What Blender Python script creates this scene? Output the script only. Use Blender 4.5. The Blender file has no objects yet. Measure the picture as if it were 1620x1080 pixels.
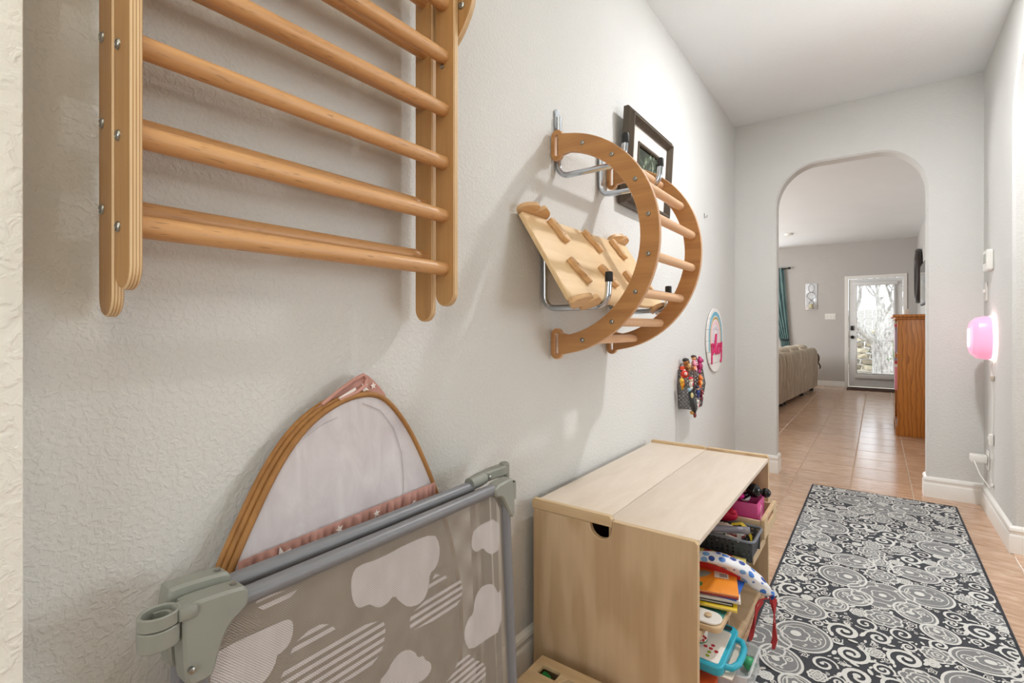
import bpy, bmesh, math, random
from mathutils import Vector, Matrix
random.seed(7)
PI = math.pi
sc = bpy.context.scene
COL = sc.collection

# ------------------------------------------------------------------ camera
cam_d = bpy.data.cameras.new('camera')
cam = bpy.data.objects.new('camera', cam_d); COL.objects.link(cam)
cam_d.sensor_width = 36.0; cam_d.lens = 786.0 / 1620.0 * 36.0
cam_d.shift_y = -20.0 / 1620.0
cam_d.clip_start = 0.02; cam_d.clip_end = 200
cam.location = (0.927, 0.0, 1.113)
cam.rotation_euler = (PI / 2, 0, math.atan(578.0 / 786.0))
sc.camera = cam

# ------------------------------------------------------------------ world, light, exposure
w = bpy.data.worlds.new('daylight'); sc.world = w; w.use_nodes = True
bg = w.node_tree.nodes['Background']
bg.inputs[0].default_value = (0.86, 0.93, 1.0, 1); bg.inputs[1].default_value = 3.2

def area(name, loc, rot, sx, sy, power, col):
    d = bpy.data.lights.new(name, 'AREA'); d.shape = 'RECTANGLE'; d.size = sx; d.size_y = sy
    d.energy = power; d.color = col
    o = bpy.data.objects.new(name, d); COL.objects.link(o); o.location = loc; o.rotation_euler = rot
    return o
# daylight entering by the dining room window (right of the hallway, beyond the side arch)
area('dining_window_daylight', (4.72, 3.2, 1.45), (0, PI / 2, 0), 1.5, 1.7, 36, (0.90, 0.96, 1.0))
# soft fill added behind the camera; the entry wall has no window
area('entry_fill_light', (1.9, -2.85, 1.5), (PI / 2, 0, 0), 2.0, 1.7, 40, (0.92, 0.97, 1.0))
# daylight entering by the living room windows
area('living_window_daylight', (-1.5, 11.36, 1.45), (-PI / 2, 0, 0), 1.4, 1.6, 45, (0.95, 0.98, 1.0))
area('living_side_window_daylight', (-3.42, 7.6, 1.5), (0, -PI / 2, 0), 1.6, 2.6, 100, (0.98, 0.98, 0.97))
LAMP = (1.02, 2.70, 2.74, 28)      # recessed ceiling lamp of the hallway: x, y, z, watts
vs = sc.view_settings
vs.view_transform = 'Standard'; vs.look = 'None'; vs.gamma = 1.0; vs.use_curve_mapping = False
vs.exposure = 0.17
try:
    sc.cycles.max_bounces = 8; sc.cycles.diffuse_bounces = 5; sc.cycles.glossy_bounces = 3; sc.cycles.transparent_max_bounces = 10
    sc.cycles.caustics_reflective = False; sc.cycles.caustics_refractive = False
    sc.cycles.sample_clamp_indirect = 6.0; sc.cycles.adaptive_threshold = 0.02
except Exception:
    pass

# ------------------------------------------------------------------ materials
MATS = {}
def lin(c):
    return tuple(((x / 255.0) / 12.92 if x / 255.0 <= 0.04045 else ((x / 255.0 + 0.055) / 1.055) ** 2.4) for x in c)
def base(name, rough=0.5, metal=0.0, col=(0.5, 0.5, 0.5), spec=0.5):
    m = bpy.data.materials.new(name); m.use_nodes = True
    b = m.node_tree.nodes['Principled BSDF']
    b.inputs['Base Color'].default_value = (*col, 1); b.inputs['Roughness'].default_value = rough
    b.inputs['Metallic'].default_value = metal; b.inputs['Specular IOR Level'].default_value = spec
    MATS[name] = m
    return m, m.node_tree.nodes, m.node_tree.links, b
def coords(n, l, scale=(1, 1, 1), kind='Object', rot=(0, 0, 0)):
    t = n.new('ShaderNodeTexCoord'); mp = n.new('ShaderNodeMapping')
    mp.inputs['Scale'].default_value = scale; mp.inputs['Rotation'].default_value = rot
    l.new(t.outputs[kind], mp.inputs['Vector']); return mp.outputs['Vector']
def noise(n, l, vec, scale, detail=4, rough=0.55, dist=0.0):
    t = n.new('ShaderNodeTexNoise'); t.inputs['Scale'].default_value = scale
    t.inputs['Detail'].default_value = detail; t.inputs['Roughness'].default_value = rough
    t.inputs['Distortion'].default_value = dist
    l.new(vec, t.inputs['Vector']); return t.outputs['Fac']
def ramp(n, l, fac, stops):
    r = n.new('ShaderNodeValToRGB'); els = r.color_ramp.elements
    while len(els) < len(stops): els.new(0.5)
    for e, (p, c) in zip(els, stops):
        e.position = p; e.color = (*c, 1)
    l.new(fac, r.inputs['Fac']); return r.outputs['Color']
def bump(n, l, b, h, dist, strength=1.0):
    bp = n.new('ShaderNodeBump'); bp.inputs['Distance'].default_value = dist
    bp.inputs['Strength'].default_value = strength
    l.new(h, bp.inputs['Height']); l.new(bp.outputs['Normal'], b.inputs['Normal'])
def mix(n, l, fac, a, b2):
    m = n.new('ShaderNodeMix'); m.data_type = 'RGBA'
    if isinstance(fac, (int, float)): m.inputs[0].default_value = fac
    else: l.new(fac, m.inputs[0])
    for s, v in ((m.inputs[6], a), (m.inputs[7], b2)):
        if isinstance(v, tuple): s.default_value = (*v, 1)
        else: l.new(v, s)
    return m.outputs[2]

def plain(name, rgb, rough=0.5, metal=0.0, var=0.06, spec=0.5, sub=None, trans=0.0):
    """a colour with slight mottling, so that nothing is perfectly flat"""
    if name in MATS: return MATS[name]
    m, n, l, b = base(name, rough, metal, lin(rgb), spec)
    c = lin(rgb)
    f = noise(n, l, coords(n, l), 14, 3)
    l.new(ramp(n, l, f, [(0.3, tuple(x * (1 - var) for x in c)), (0.7, tuple(min(1, x * (1 + var)) for x in c))]), b.inputs['Base Color'])
    if trans: b.inputs['Transmission Weight'].default_value = trans
    return m
def wood(name, light, dark, axis='Z', rough=0.42, stretch=26, fleck=0.0, band=0.35, scale=2.2):
    if name in MATS: return MATS[name]
    m, n, l, b = base(name, rough)
    s = [stretch, stretch, stretch]; s['XYZ'.index(axis)] = 1.6
    v = coords(n, l, tuple(s))
    f = noise(n, l, v, scale, 5, 0.62, 0.35)
    s2 = [x * 0.22 for x in s]; s2['XYZ'.index(axis)] = 1.2
    f2 = noise(n, l, coords(n, l, tuple(s2)), 1.6, 3, 0.5, 1.2)
    a, d = lin(light), lin(dark)
    c1 = ramp(n, l, f, [(0.30, d), (0.66, a)])
    c2 = ramp(n, l, f2, [(0.35, tuple(p * 0.55 + q * 0.45 for p, q in zip(a, d))), (0.6, a)])
    col = mix(n, l, band, c1, c2)
    if fleck:
        s3 = [330, 330, 330]; s3['XYZ'.index(axis)] = 34
        f3 = noise(n, l, coords(n, l, tuple(s3)), 1.0, 1, 0.4)
        fm = ramp(n, l, f3, [(0.66, (0, 0, 0)), (0.74, (fleck, fleck, fleck))])
        col = mix(n, l, fm, col, tuple(x * 0.45 for x in d))
    l.new(col, b.inputs['Base Color'])
    bump(n, l, b, f, 0.0006, 0.35)
    return m
def figured(name, light, dark, axis='Z', rough=0.5, scale=9.0, contrast=0.5, distort=7.0, fine=0.35):
    """cathedral grain of rotary-cut veneer or flat-sawn oak"""
    if name in MATS: return MATS[name]
    m, n, l, b = base(name, rough)
    s = [1, 1, 1]; s['XYZ'.index(axis)] = 0.22
    v = coords(n, l, tuple(s))
    wv = n.new('ShaderNodeTexWave'); wv.wave_type = 'RINGS'; wv.rings_direction = 'SPHERICAL'
    wv.inputs['Scale'].default_value = scale; wv.inputs['Distortion'].default_value = distort
    wv.inputs['Detail'].default_value = 3; wv.inputs['Detail Scale'].default_value = 1.6
    l.new(v, wv.inputs['Vector'])
    s2 = [60, 60, 60]; s2['XYZ'.index(axis)] = 2.5
    f = noise(n, l, coords(n, l, tuple(s2)), 1.5, 4)
    a, d = lin(light), lin(dark)
    c1 = ramp(n, l, wv.outputs['Fac'], [(0.15, a), (0.85, tuple(p * (1 - contrast) + q * contrast for p, q in zip(a, d)))])
    c2 = ramp(n, l, f, [(0.3, d), (0.65, a)])
    l.new(mix(n, l, fine, c1, c2), b.inputs['Base Color'])
    return m
def plyedge(name, axis='Y', period=0.0034, light=(226, 199, 156), dark=(176, 130, 78)):
    """layered edge of plywood: stripes across the thickness"""
    if name in MATS: return MATS[name]
    m, n, l, b = base(name, 0.5)
    t = n.new('ShaderNodeTexCoord'); sx = n.new('ShaderNodeSeparateXYZ'); l.new(t.outputs['Object'], sx.inputs[0])
    mu = n.new('ShaderNodeMath'); mu.operation = 'MULTIPLY'; mu.inputs[1].default_value = 2 * PI / period
    l.new(sx.outputs['XYZ'.index(axis)], mu.inputs[0])
    si = n.new('ShaderNodeMath'); si.operation = 'SINE'; l.new(mu.outputs[0], si.inputs[0])
    s = [50, 50, 50]; s[2] = 3
    f = noise(n, l, coords(n, l, tuple(s)), 2, 3)
    c = ramp(n, l, si.outputs[0], [(0.0, lin(light)), (0.55, lin(dark))])
    l.new(mix(n, l, 0.25, c, ramp(n, l, f, [(0.3, lin(dark)), (0.7, lin(light))])), b.inputs['Base Color'])
    return m
def plaster(name, rgb, grain=70, depth=0.0022, rough=0.75):
    m, n, l, b = base(name, rough, 0, lin(rgb), 0.3)
    v = coords(n, l)
    a = noise(n, l, v, grain, 3, 0.5, 0.6)
    r = n.new('ShaderNodeMapRange'); r.inputs[1].default_value = 0.40; r.inputs[2].default_value = 0.66
    r.interpolation_type = 'SMOOTHSTEP'; l.new(a, r.inputs[0])
    fine = noise(n, l, v, grain * 4.5, 2)
    ad = n.new('ShaderNodeMath'); ad.operation = 'MULTIPLY_ADD'; ad.inputs[1].default_value = 0.22
    l.new(fine, ad.inputs[0]); l.new(r.outputs[0], ad.inputs[2])
    bump(n, l, b, ad.outputs[0], depth, 0.55)
    big = noise(n, l, v, 1.7, 3)
    c = lin(rgb)
    l.new(ramp(n, l, big, [(0.3, tuple(x * 0.965 for x in c)), (0.7, c)]), b.inputs['Base Color'])
    return m
M_WALL = plaster('wall_paint', (217, 217, 214), 105, 0.0014)
M_NEAR = plaster('near_wall_paint', (240, 238, 230), 60, 0.002)
M_CEIL = plaster('ceiling_paint', (232, 235, 236), 80, 0.0010)
M_LIV = plaster('living_wall_paint', (196, 193, 189), 80, 0.001)
M_TRIM = plain('trim_paint', (238, 236, 231), 0.35, var=0.015)
M_WHITEP = plain('white_plastic', (236, 234, 228), 0.35, var=0.02)

def floor_tile_mat():
    m, n, l, b = base('ceramic_tile', 0.22, 0, (0.5, 0.35, 0.25), 0.5)
    oi = n.new('ShaderNodeObjectInfo')
    t = n.new('ShaderNodeTexCoord'); ad = n.new('ShaderNodeVectorMath'); ad.operation = 'ADD'
    g = n.new('ShaderNodeNewGeometry'); l.new(g.outputs['Position'], ad.inputs[0])
    cx = n.new('ShaderNodeCombineXYZ'); mu = n.new('ShaderNodeMath'); mu.operation = 'MULTIPLY'; mu.inputs[1].default_value = 17.0
    l.new(oi.outputs['Random'], mu.inputs[0]); l.new(mu.outputs[0], cx.inputs[2]); l.new(cx.outputs[0], ad.inputs[1])
    mp = n.new('ShaderNodeMapping'); mp.inputs['Scale'].default_value = (6, 26, 1); l.new(ad.outputs[0], mp.inputs['Vector'])
    f = noise(n, l, mp.outputs['Vector'], 1.5, 6, 0.65, 0.4)
    c = ramp(n, l, f, [(0.28, lin((172, 134, 104))), (0.5, lin((196, 160, 132))), (0.72, lin((218, 190, 166)))])
    hv = n.new('ShaderNodeHueSaturation'); l.new(c, hv.inputs['Color'])
    mr = n.new('ShaderNodeMapRange'); mr.inputs[3].default_value = 0.94; mr.inputs[4].default_value = 1.06
    l.new(oi.outputs['Random'], mr.inputs[0]); l.new(mr.outputs[0], hv.inputs['Value'])
    l.new(hv.outputs['Color'], b.inputs['Base Color'])
    bump(n, l, b, f, 0.0004, 0.25)
    rr = n.new('ShaderNodeMapRange'); rr.inputs[3].default_value = 0.10; rr.inputs[4].default_value = 0.22
    l.new(f, rr.inputs[0]); l.new(rr.outputs[0], b.inputs['Roughness'])
    return m
M_TILE = floor_tile_mat()
M_GROUT = plain('grout', (196, 172, 150), 0.9, var=0.1)

M_CHROME = plain('chrome', (196, 204, 214), 0.16, 1.0, var=0.03)
M_STEEL = plain('bolt_steel', (165, 165, 160), 0.28, 1.0, var=0.1)
M_RUBBER = plain('black_rubber', (22, 22, 24), 0.55)
M_BLACK = plain('black_matte', (26, 25, 25), 0.5)
M_BEECH = wood('beech_rung', (212, 164, 112), (182, 132, 82), 'Y', 0.38, 30, 0.6)
M_RAIL = wood('birch_rail', (186, 143, 90), (158, 117, 69), 'Z', 0.42, 18, 0.0)
M_RAILEDGE = plyedge('birch_rail_edge', 'Y', 0.0036)
M_ARCHFACE = figured('arch_veneer', (190, 140, 86), (150, 98, 54), 'X', 0.45, 5, 0.35, 9, 0.35)
M_ARCHEDGE = plyedge('arch_edge', 'Y', 0.004, (226, 190, 156), (190, 140, 96))
M_ARCHRUNG = wood('pale_beech', (232, 192, 152), (214, 166, 124), 'Y', 0.42, 30, 0.2)
M_BOARD = wood('birch_board', (232, 204, 160), (216, 180, 132), 'Y', 0.4, 14)
M_HOLD = wood('birch_hold', (222, 184, 136), (190, 142, 94), 'Y', 0.45, 20)
M_CAB = figured('birch_cabinet', (206, 180, 146), (172, 140, 102), 'Z', 0.5, 3.0, 0.55, 14, 0.15)
M_CABTOP = wood('birch_top', (226, 213, 198), (210, 195, 178), 'Y', 0.42, 9)
M_CABEDGE = wood('birch_edge', (214, 188, 150), (190, 158, 116), 'X', 0.5, 16)
def oak():
    m, n, l, b = base('golden_oak', 0.35)
    wv = n.new('ShaderNodeTexWave'); wv.wave_type = 'BANDS'; wv.bands_direction = 'X'; wv.wave_profile = 'SAW'
    wv.inputs['Scale'].default_value = 9.0; wv.inputs['Distortion'].default_value = 9.0; wv.inputs['Detail'].default_value = 2.5; wv.inputs['Detail Scale'].default_value = 1.1
    l.new(coords(n, l, (1.0, 1.0, 0.30)), wv.inputs['Vector'])
    f = noise(n, l, coords(n, l, (90, 90, 4)), 1.5, 4)
    c1 = ramp(n, l, wv.outputs['Fac'], [(0.0, lin((206, 134, 58))), (0.55, lin((196, 122, 50))), (0.95, lin((140, 80, 28)))])
    c2 = ramp(n, l, f, [(0.3, lin((160, 94, 36))), (0.65, lin((210, 140, 64)))])
    l.new(mix(n, l, 0.4, c1, c2), b.inputs['Base Color']); return m
M_OAK = oak()

# ------------------------------------------------------------------ mesh helpers
ORG = {}
def W(o): return ORG.get(o.name, Vector((0, 0, 0)))
def obj(name, bm, mats, parent=None, smooth=True, origin=None, ang=38):
    """link a bmesh built in world coordinates as ONE mesh object"""
    me = bpy.data.meshes.new(name)
    org = W(parent) if parent else Vector(origin or (0, 0, 0))
    if org.length: bmesh.ops.translate(bm, verts=bm.verts, vec=-org)
    bmesh.ops.recalc_face_normals(bm, faces=bm.faces)
    bm.to_mesh(me); bm.free()
    if not isinstance(mats, (list, tuple)): mats = [mats]
    for m in mats: me.materials.append(m)
    if smooth:
        me.shade_smooth(); me.set_sharp_from_angle(angle=math.radians(ang))
    o = bpy.data.objects.new(name, me); COL.objects.link(o)
    if parent: o.parent = parent
    else: o.location = org
    ORG[o.name] = org
    return o
def thing(name, label, cat, loc, group=None):
    o = bpy.data.objects.new(name, None); COL.objects.link(o); o.location = loc
    o.empty_display_size = 0.05
    o['label'] = label; o['category'] = cat
    if group: o['group'] = group
    ORG[o.name] = Vector(loc); return o
def tag(o, label, cat, group=None):
    o['label'] = label; o['category'] = cat
    if group: o['group'] = group
    return o
def struct(o, label):
    o['kind'] = 'structure'; o['label'] = label; return o
def dup(o, parent=None, delta=(0, 0, 0)):
    c = o.copy(); COL.objects.link(c)
    if parent: c.parent = parent
    c.location = Vector(o.location) + Vector(delta)
    ORG[c.name] = W(o); return c
def nb(): return bmesh.new()
def box(bm, x0, x1, y0, y1, z0, z1, bev=0.0, mi=0, seg=2):
    r = bmesh.ops.create_cube(bm, size=1.0); vs_ = r['verts']
    bmesh.ops.scale(bm, vec=(x1 - x0, y1 - y0, z1 - z0), verts=vs_)
    bmesh.ops.translate(bm, vec=((x0 + x1) / 2, (y0 + y1) / 2, (z0 + z1) / 2), verts=vs_)
    fs = set(f for v in vs_ for f in v.link_faces)
    for f in fs: f.material_index = mi
    if bev > 0:
        es = list(set(e for v in vs_ for e in v.link_edges))
        r = bmesh.ops.bevel(bm, geom=es, offset=bev, segments=seg, affect='EDGES', profile=0.5)
        for f in r['faces']: f.material_index = mi
        vs_ = [v for v in r['verts']]
    return bm
def bx(*a, **k): return box(nb(), *a, **k)
def tube(bm, pts, r, seg=12, closed=False, mi=0, caps=True):
    pts = [Vector(p) for p in pts]; n = len(pts)
    rs = r if isinstance(r, (list, tuple)) else [r] * n
    rings = []; prev = None
    for i, p in enumerate(pts):
        if closed: t = (pts[(i + 1) % n] - pts[i - 1])
        else: t = pts[min(i + 1, n - 1)] - pts[max(i - 1, 0)]
        t.normalize()
        if prev is None:
            a = Vector((0, 0, 1)) if abs(t.z) < 0.9 else Vector((1, 0, 0))
            u = t.cross(a).normalized()
        else:
            u = (prev - t * prev.dot(t)).normalized()
        prev = u; v = t.cross(u)
        rings.append([bm.verts.new(p + (u * math.cos(2 * PI * k / seg) + v * math.sin(2 * PI * k / seg)) * rs[i]) for k in range(seg)])
    m = n if closed else n - 1
    for i in range(m):
        a, b = rings[i], rings[(i + 1) % n]
        off = 0
        if closed and i == n - 1:
            off = min(range(seg), key=lambda q: (a[0].co - b[q].co).length)
        for k in range(seg):
            f = bm.faces.new((a[k], a[(k + 1) % seg], b[(k + 1 + off) % seg], b[(k + off) % seg])); f.material_index = mi
    if not closed and caps:
        f = bm.faces.new(rings[0][::-1]); f.material_index = mi
        f = bm.faces.new(rings[-1]); f.material_index = mi
    return bm
def lathe(bm, prof, org=(0, 0, 0), axis='Z', seg=20, mi=0):
    org = Vector(org); rings = []
    for r, h in prof:
        ring = []
        for k in range(seg):
            a = 2 * PI * k / seg; c, s = math.cos(a) * r, math.sin(a) * r
            p = {'Z': (c, s, h), 'X': (h, c, s), 'Y': (s, h, c)}[axis]
            ring.append(bm.verts.new(org + Vector(p)))
        rings.append(ring)
    for a, b in zip(rings, rings[1:]):
        for k in range(seg):
            f = bm.faces.new((a[k], a[(k + 1) % seg], b[(k + 1) % seg], b[k])); f.material_index = mi
    for rg in (rings[0][::-1], rings[-1]):
        f = bm.faces.new(rg); f.material_index = mi
    return bm
def ell(bm, c, r, mi=0, seg=12, rings=8, rot=None):
    res = bmesh.ops.create_uvsphere(bm, u_segments=seg, v_segments=rings, radius=1.0)
    M = Matrix.Translation(Vector(c)) @ (rot.to_4x4() if rot else Matrix.Identity(4)) @ Matrix.Diagonal((*(r if isinstance(r, (tuple, list)) else (r, r, r)), 1))
    bmesh.ops.transform(bm, matrix=M, verts=res['verts'])
    for f in set(f for v in res['verts'] for f in v.link_faces): f.material_index = mi
    return bm
def area2(p): return 0.5 * sum(p[i][0] * p[(i + 1) % len(p)][1] - p[(i + 1) % len(p)][0] * p[i][1] for i in range(len(p)))
def offset(p, d):
    """move a closed outline inwards (counter-clockwise) by d"""
    n = len(p); out = []
    for i in range(n):
        a, b, c = p[i - 1], p[i], p[(i + 1) % n]
        e1 = Vector((b[0] - a[0], b[1] - a[1])); e2 = Vector((c[0] - b[0], c[1] - b[1]))
        if e1.length < 1e-9 or e2.length < 1e-9: out.append(b); continue
        e1.normalize(); e2.normalize()
        n1 = Vector((-e1.y, e1.x)); n2 = Vector((-e2.y, e2.x)); m = n1 + n2
        if m.length < 1e-6: m = n1
        m.normalize(); k = max(0.4, m.dot(n1))
        out.append((b[0] + m.x * d / k, b[1] + m.y * d / k))
    return out
def prism(bm, outline, to3, h0, h1, holes=(), bev=0.0, mface=0, medge=0):
    """solid plate: 2D outline (+ holes), to3(a, b, h) gives the point at height h"""
    loops = []
    o = list(outline)
    if area2(o) < 0: o = o[::-1]
    loops.append((o, 1))
    for hl in holes:
        hl = list(hl)
        if area2(hl) > 0: hl = hl[::-1]
        loops.append((hl, 1))
    levels = [(h0, bev), (h0 + bev, 0), (h1 - bev, 0), (h1, bev)] if bev > 0 else [(h0, 0), (h1, 0)]
    capl = [[], []]
    for lp, s in loops:
        rings = []
        for h, d in levels:
            q = offset(lp, d) if d else lp
            rings.append([bm.verts.new(to3(a, b, h)) for a, b in q])
        for r0, r1 in zip(rings, rings[1:]):
            for k in range(len(r0)):
                f = bm.faces.new((r0[k], r0[(k + 1) % len(r0)], r1[(k + 1) % len(r0)], r1[k])); f.material_index = medge
        capl[0].append(rings[0]); capl[1].append(rings[-1])
    for rl in capl:
        es = []
        for rg in rl:
            for k in range(len(rg)):
                e = bm.edges.get((rg[k], rg[(k + 1) % len(rg)])); es.append(e)
        r = bmesh.ops.triangle_fill(bm, use_beauty=True, use_dissolve=False, edges=es)
        for g in r['geom']:
            if isinstance(g, bmesh.types.BMFace): g.material_index = mface
    return bm
XZ = lambda a, b, h: Vector((a, h, b))
YZ = lambda a, b, h: Vector((h, a, b))
XY = lambda a, b, h: Vector((a, b, h))
def pill(x0, x1, z0, z1, top=True, bot=True, n=10):
    """plate outline with rounded ends, long in the second axis"""
    r = (x1 - x0) / 2; c = (x0 + x1) / 2; p = []
    if bot: p += [(c + r * math.cos(a), z0 + r + r * math.sin(a)) for a in [PI + PI * i / n for i in range(n + 1)]]
    else: p += [(x0, z0), (x1, z0)]
    if top: p += [(c + r * math.cos(a), z1 - r + r * math.sin(a)) for a in [PI * i / n for i in range(n + 1)]]
    else: p += [(x1, z1), (x0, z1)]
    return p
def rrect(x0, x1, y0, y1, r, n=5):
    p = []
    for cx, cy, a0 in ((x1 - r, y1 - r, 0), (x0 + r, y1 - r, PI / 2), (x0 + r, y0 + r, PI), (x1 - r, y0 + r, 1.5 * PI)):
        p += [(cx + r * math.cos(a0 + PI / 2 * i / n), cy + r * math.sin(a0 + PI / 2 * i / n)) for i in range(n + 1)]
    return p
def smooth_poly(p, it=2):
    for _ in range(it):
        q = []
        for i in range(len(p)):
            a, b = p[i], p[(i + 1) % len(p)]
            q += [(a[0] * .75 + b[0] * .25, a[1] * .75 + b[1] * .25), (a[0] * .25 + b[0] * .75, a[1] * .25 + b[1] * .75)]
        p = q
    return p

# ================================================================== THE SHELL
HALL_H = 2.74; YB = 4.30; YF = 11.45
def arch_pts(x0, x1, zs, zt, rx, n=12):
    rz = zt - zs; p = []
    for i in range(n + 1):
        a = PI / 2 * i / n; p.append((x0 + rx * (1 - math.cos(a)), zs + rz * math.sin(a)))
    for i in range(n + 1):
        a = PI / 2 * i / n; p.append((x1 - rx * (1 - math.sin(a)), zs + rz * math.cos(a)))
    return p
o = obj('wall_left', bx(-0.12, 0.0, -0.5, YB + 0.06, -0.05, HALL_H + 0.05), M_WALL)
struct(o, 'long off-white textured hallway wall behind the climbing toys')
o = obj('wall_near', bx(-0.12, 0.11, -3.0, 0.1318, -0.05, HALL_H + 0.05, 0.003), M_NEAR)
struct(o, 'pale textured wall corner at the near end of the hallway')
b = nb()
prism(b, [(-0.06, -0.05), (0.298, -0.05)] + arch_pts(0.298, 1.191, 2.04, 2.345, 0.27) + [(1.191, -0.05), (1.60, -0.05), (1.60, 2.8), (-0.06, 2.8)], XZ, YB, YB + 0.13, bev=0.012)
struct(obj('wall_back', b, M_WALL), 'end wall of the hallway with a rounded archway')
b = nb()
prism(b, [(-0.6, -0.05), (0.75, -0.05)] + arch_pts(0.75, 3.47, 2.14, 2.56, 0.60) + [(3.47, -0.05), (4.36, -0.05), (4.36, 2.8), (-0.6, 2.8)], YZ, 1.47, 1.59, bev=0.012)
struct(obj('wall_right', b, M_WALL), 'right hallway wall with the edge of a side archway')
struct(obj('ceiling', bx(-0.1, 5.0, -3.1, YB + 0.1, HALL_H, HALL_H + 0.08), M_CEIL), 'smooth pale hallway ceiling')
# rooms that open off the hallway (dining room to the right, entry behind the camera)
struct(obj('wall_entry', bx(-0.1, 5.0, -3.1, -3.0, -0.05, 2.8), M_WALL), 'front wall of the entry behind the camera')
b = nb(); prism(b, [(-3.1, -0.05), (4.36, -0.05), (4.36, 2.8), (-3.1, 2.8)], YZ, 4.85, 4.95, holes=[[(2.3, 0.7), (4.0, 0.7), (4.0, 2.2), (2.3, 2.2)]])
struct(obj('wall_dining', b, M_WALL), 'dining room wall with a window')
struct(obj('wall_dining_end', bx(1.55, 4.9, YB, YB + 0.13, -0.05, 2.8), M_WALL), 'end wall of the dining room')
# living room beyond the archway
b = nb(); prism(b, [(-3.6, -0.05), (0.47, -0.05), (0.47, 2.075), (1.313, 2.075), (1.313, -0.05), (1.6, -0.05), (1.6, 2.85), (-3.6, 2.85)], XZ, YF, YF + 0.14,
                holes=[[(-2.2, 0.65), (-0.70, 0.65), (-0.70, 2.2), (-2.2, 2.2)]])
struct(obj('wall_far', b, M_LIV), 'taupe far wall of the living room with a glazed door')
struct(obj('wall_living_right', bx(1.5, 1.6, YB + 0.12, YF + 0.1, -0.05, 2.85), M_LIV), 'right wall of the living room behind the bookcase')
b = nb(); prism(b, [(YB, -0.05), (YF + 0.1, -0.05), (YF + 0.1, 2.85), (YB, 2.85)], YZ, -3.6, -3.5, holes=[[(6.3, 0.65), (8.9, 0.65), (8.9, 2.25), (6.3, 2.25)]])
struct(obj('wall_living_left', b, M_LIV), 'left wall of the living room')
struct(obj('wall_living_near', bx(-3.6, -0.05, YB, YB + 0.13, -0.05, 2.85), M_LIV), 'near wall of the living room beside the archway')
struct(obj('ceiling_living', bx(-3.6, 1.6, YB + 0.1, YF + 0.1, 2.755, 2.85), M_CEIL), 'pale ceiling of the living room')

# floor: grout bed with every visible tile as a piece of its own
floor = struct(obj('floor', bx(-3.6, 5.0, -3.1, YF + 0.14, -0.08, -0.0025), M_GROUT), 'terracotta tile floor running through the archway')
T = 0.345; tx0 = 1.12; ty0 = 4.182; G = 0.0035
tile_bm = nb(); box(tile_bm, -T / 2 + G, T / 2 - G, -T / 2 + G, T / 2 - G, -0.010, 0.0, 0.0018, seg=1)
tile0 = obj('tile', tile_bm, M_TILE, floor, smooth=False)
tile_me = tile0.data; first = True; rest = nb()
for i in range(-14, 12):
    for j in range(-21, 22):
        x = tx0 + (i + 0.5) * T; y = ty0 + (j + 0.5) * T
        if x < -3.5 or x > 4.8 or y < -2.9 or y > YF + 0.05: continue
        hall = 0.0 < x < 1.75 and 0.2 < y < YB + 0.2
        lv = -0.9 < x < 1.65 and y > YB and (x > -0.35 or y > 6.5)
        if hall or lv:
            if first: t = tile0; first = False
            else:
                t = bpy.data.objects.new('tile', tile_me); COL.objects.link(t); t.parent = floor
            t.location = (x, y, 0)
        else:
            box(rest, x - T / 2 + G, x + T / 2 - G, y - T / 2 + G, y + T / 2 - G, -0.010, 0.0)
o = obj('tile_field', rest, M_TILE, floor, smooth=False); o['kind'] = 'stuff'

# baseboards
def baseboard(name, path, label, h=0.135, th=0.016):
    prof = [(0, 0), (th, 0), (th, h * 0.62), (th * 0.9, h * 0.66), (th * 0.72, h * 0.70), (th * 0.72, h * 0.78), (th * 0.95, h * 0.84), (th * 0.8, h * 0.92), (th * 0.35, h * 0.97), (0.0, h)]
    P = [Vector(p) for p in path]; b = nb(); lines = []
    for off, z in prof:
        ln = []
        for i, p in enumerate(P):
            ds = []
            if i > 0: ds.append((P[i] - P[i - 1]).normalized())
            if i < len(P) - 1: ds.append((P[i + 1] - P[i]).normalized())
            ns = [Vector((d.y, -d.x)) for d in ds]
            m = sum(ns, Vector((0, 0)))
            m.normalize(); k = m.dot(ns[0])
            q = p + m * (off / k); ln.append(b.verts.new((q.x, q.y, z)))
        lines.append(ln)
    for a, c in zip(lines, lines[1:]):
        for k in range(len(a) - 1): b.faces.new((a[k], a[k + 1], c[k + 1], c[k]))
    for k in range(len(P) - 1): b.faces.new((lines[0][k], lines[-1][k], lines[-1][k + 1], lines[0][k + 1]))
    b.faces.new([ln[0] for ln in lines]); b.faces.new([ln[-1] for ln in lines])
    return struct(obj(name, b, M_TRIM, ang=25), label)
baseboard('baseboard_left', [(0, 0.125), (0, YB), (0.298, YB), (0.298, YB + 0.13)], 'white moulded baseboard along the toy wall')
baseboard('baseboard_right', [(1.191, YB + 0.13), (1.191, YB), (1.47, YB), (1.47, 3.47), (1.59, 3.47)], 'white moulded baseboard right of the archway')
baseboard('baseboard_far', [(-3.4, YF), (0.424, YF)], 'low white baseboard on the far living room wall', 0.10)

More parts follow.
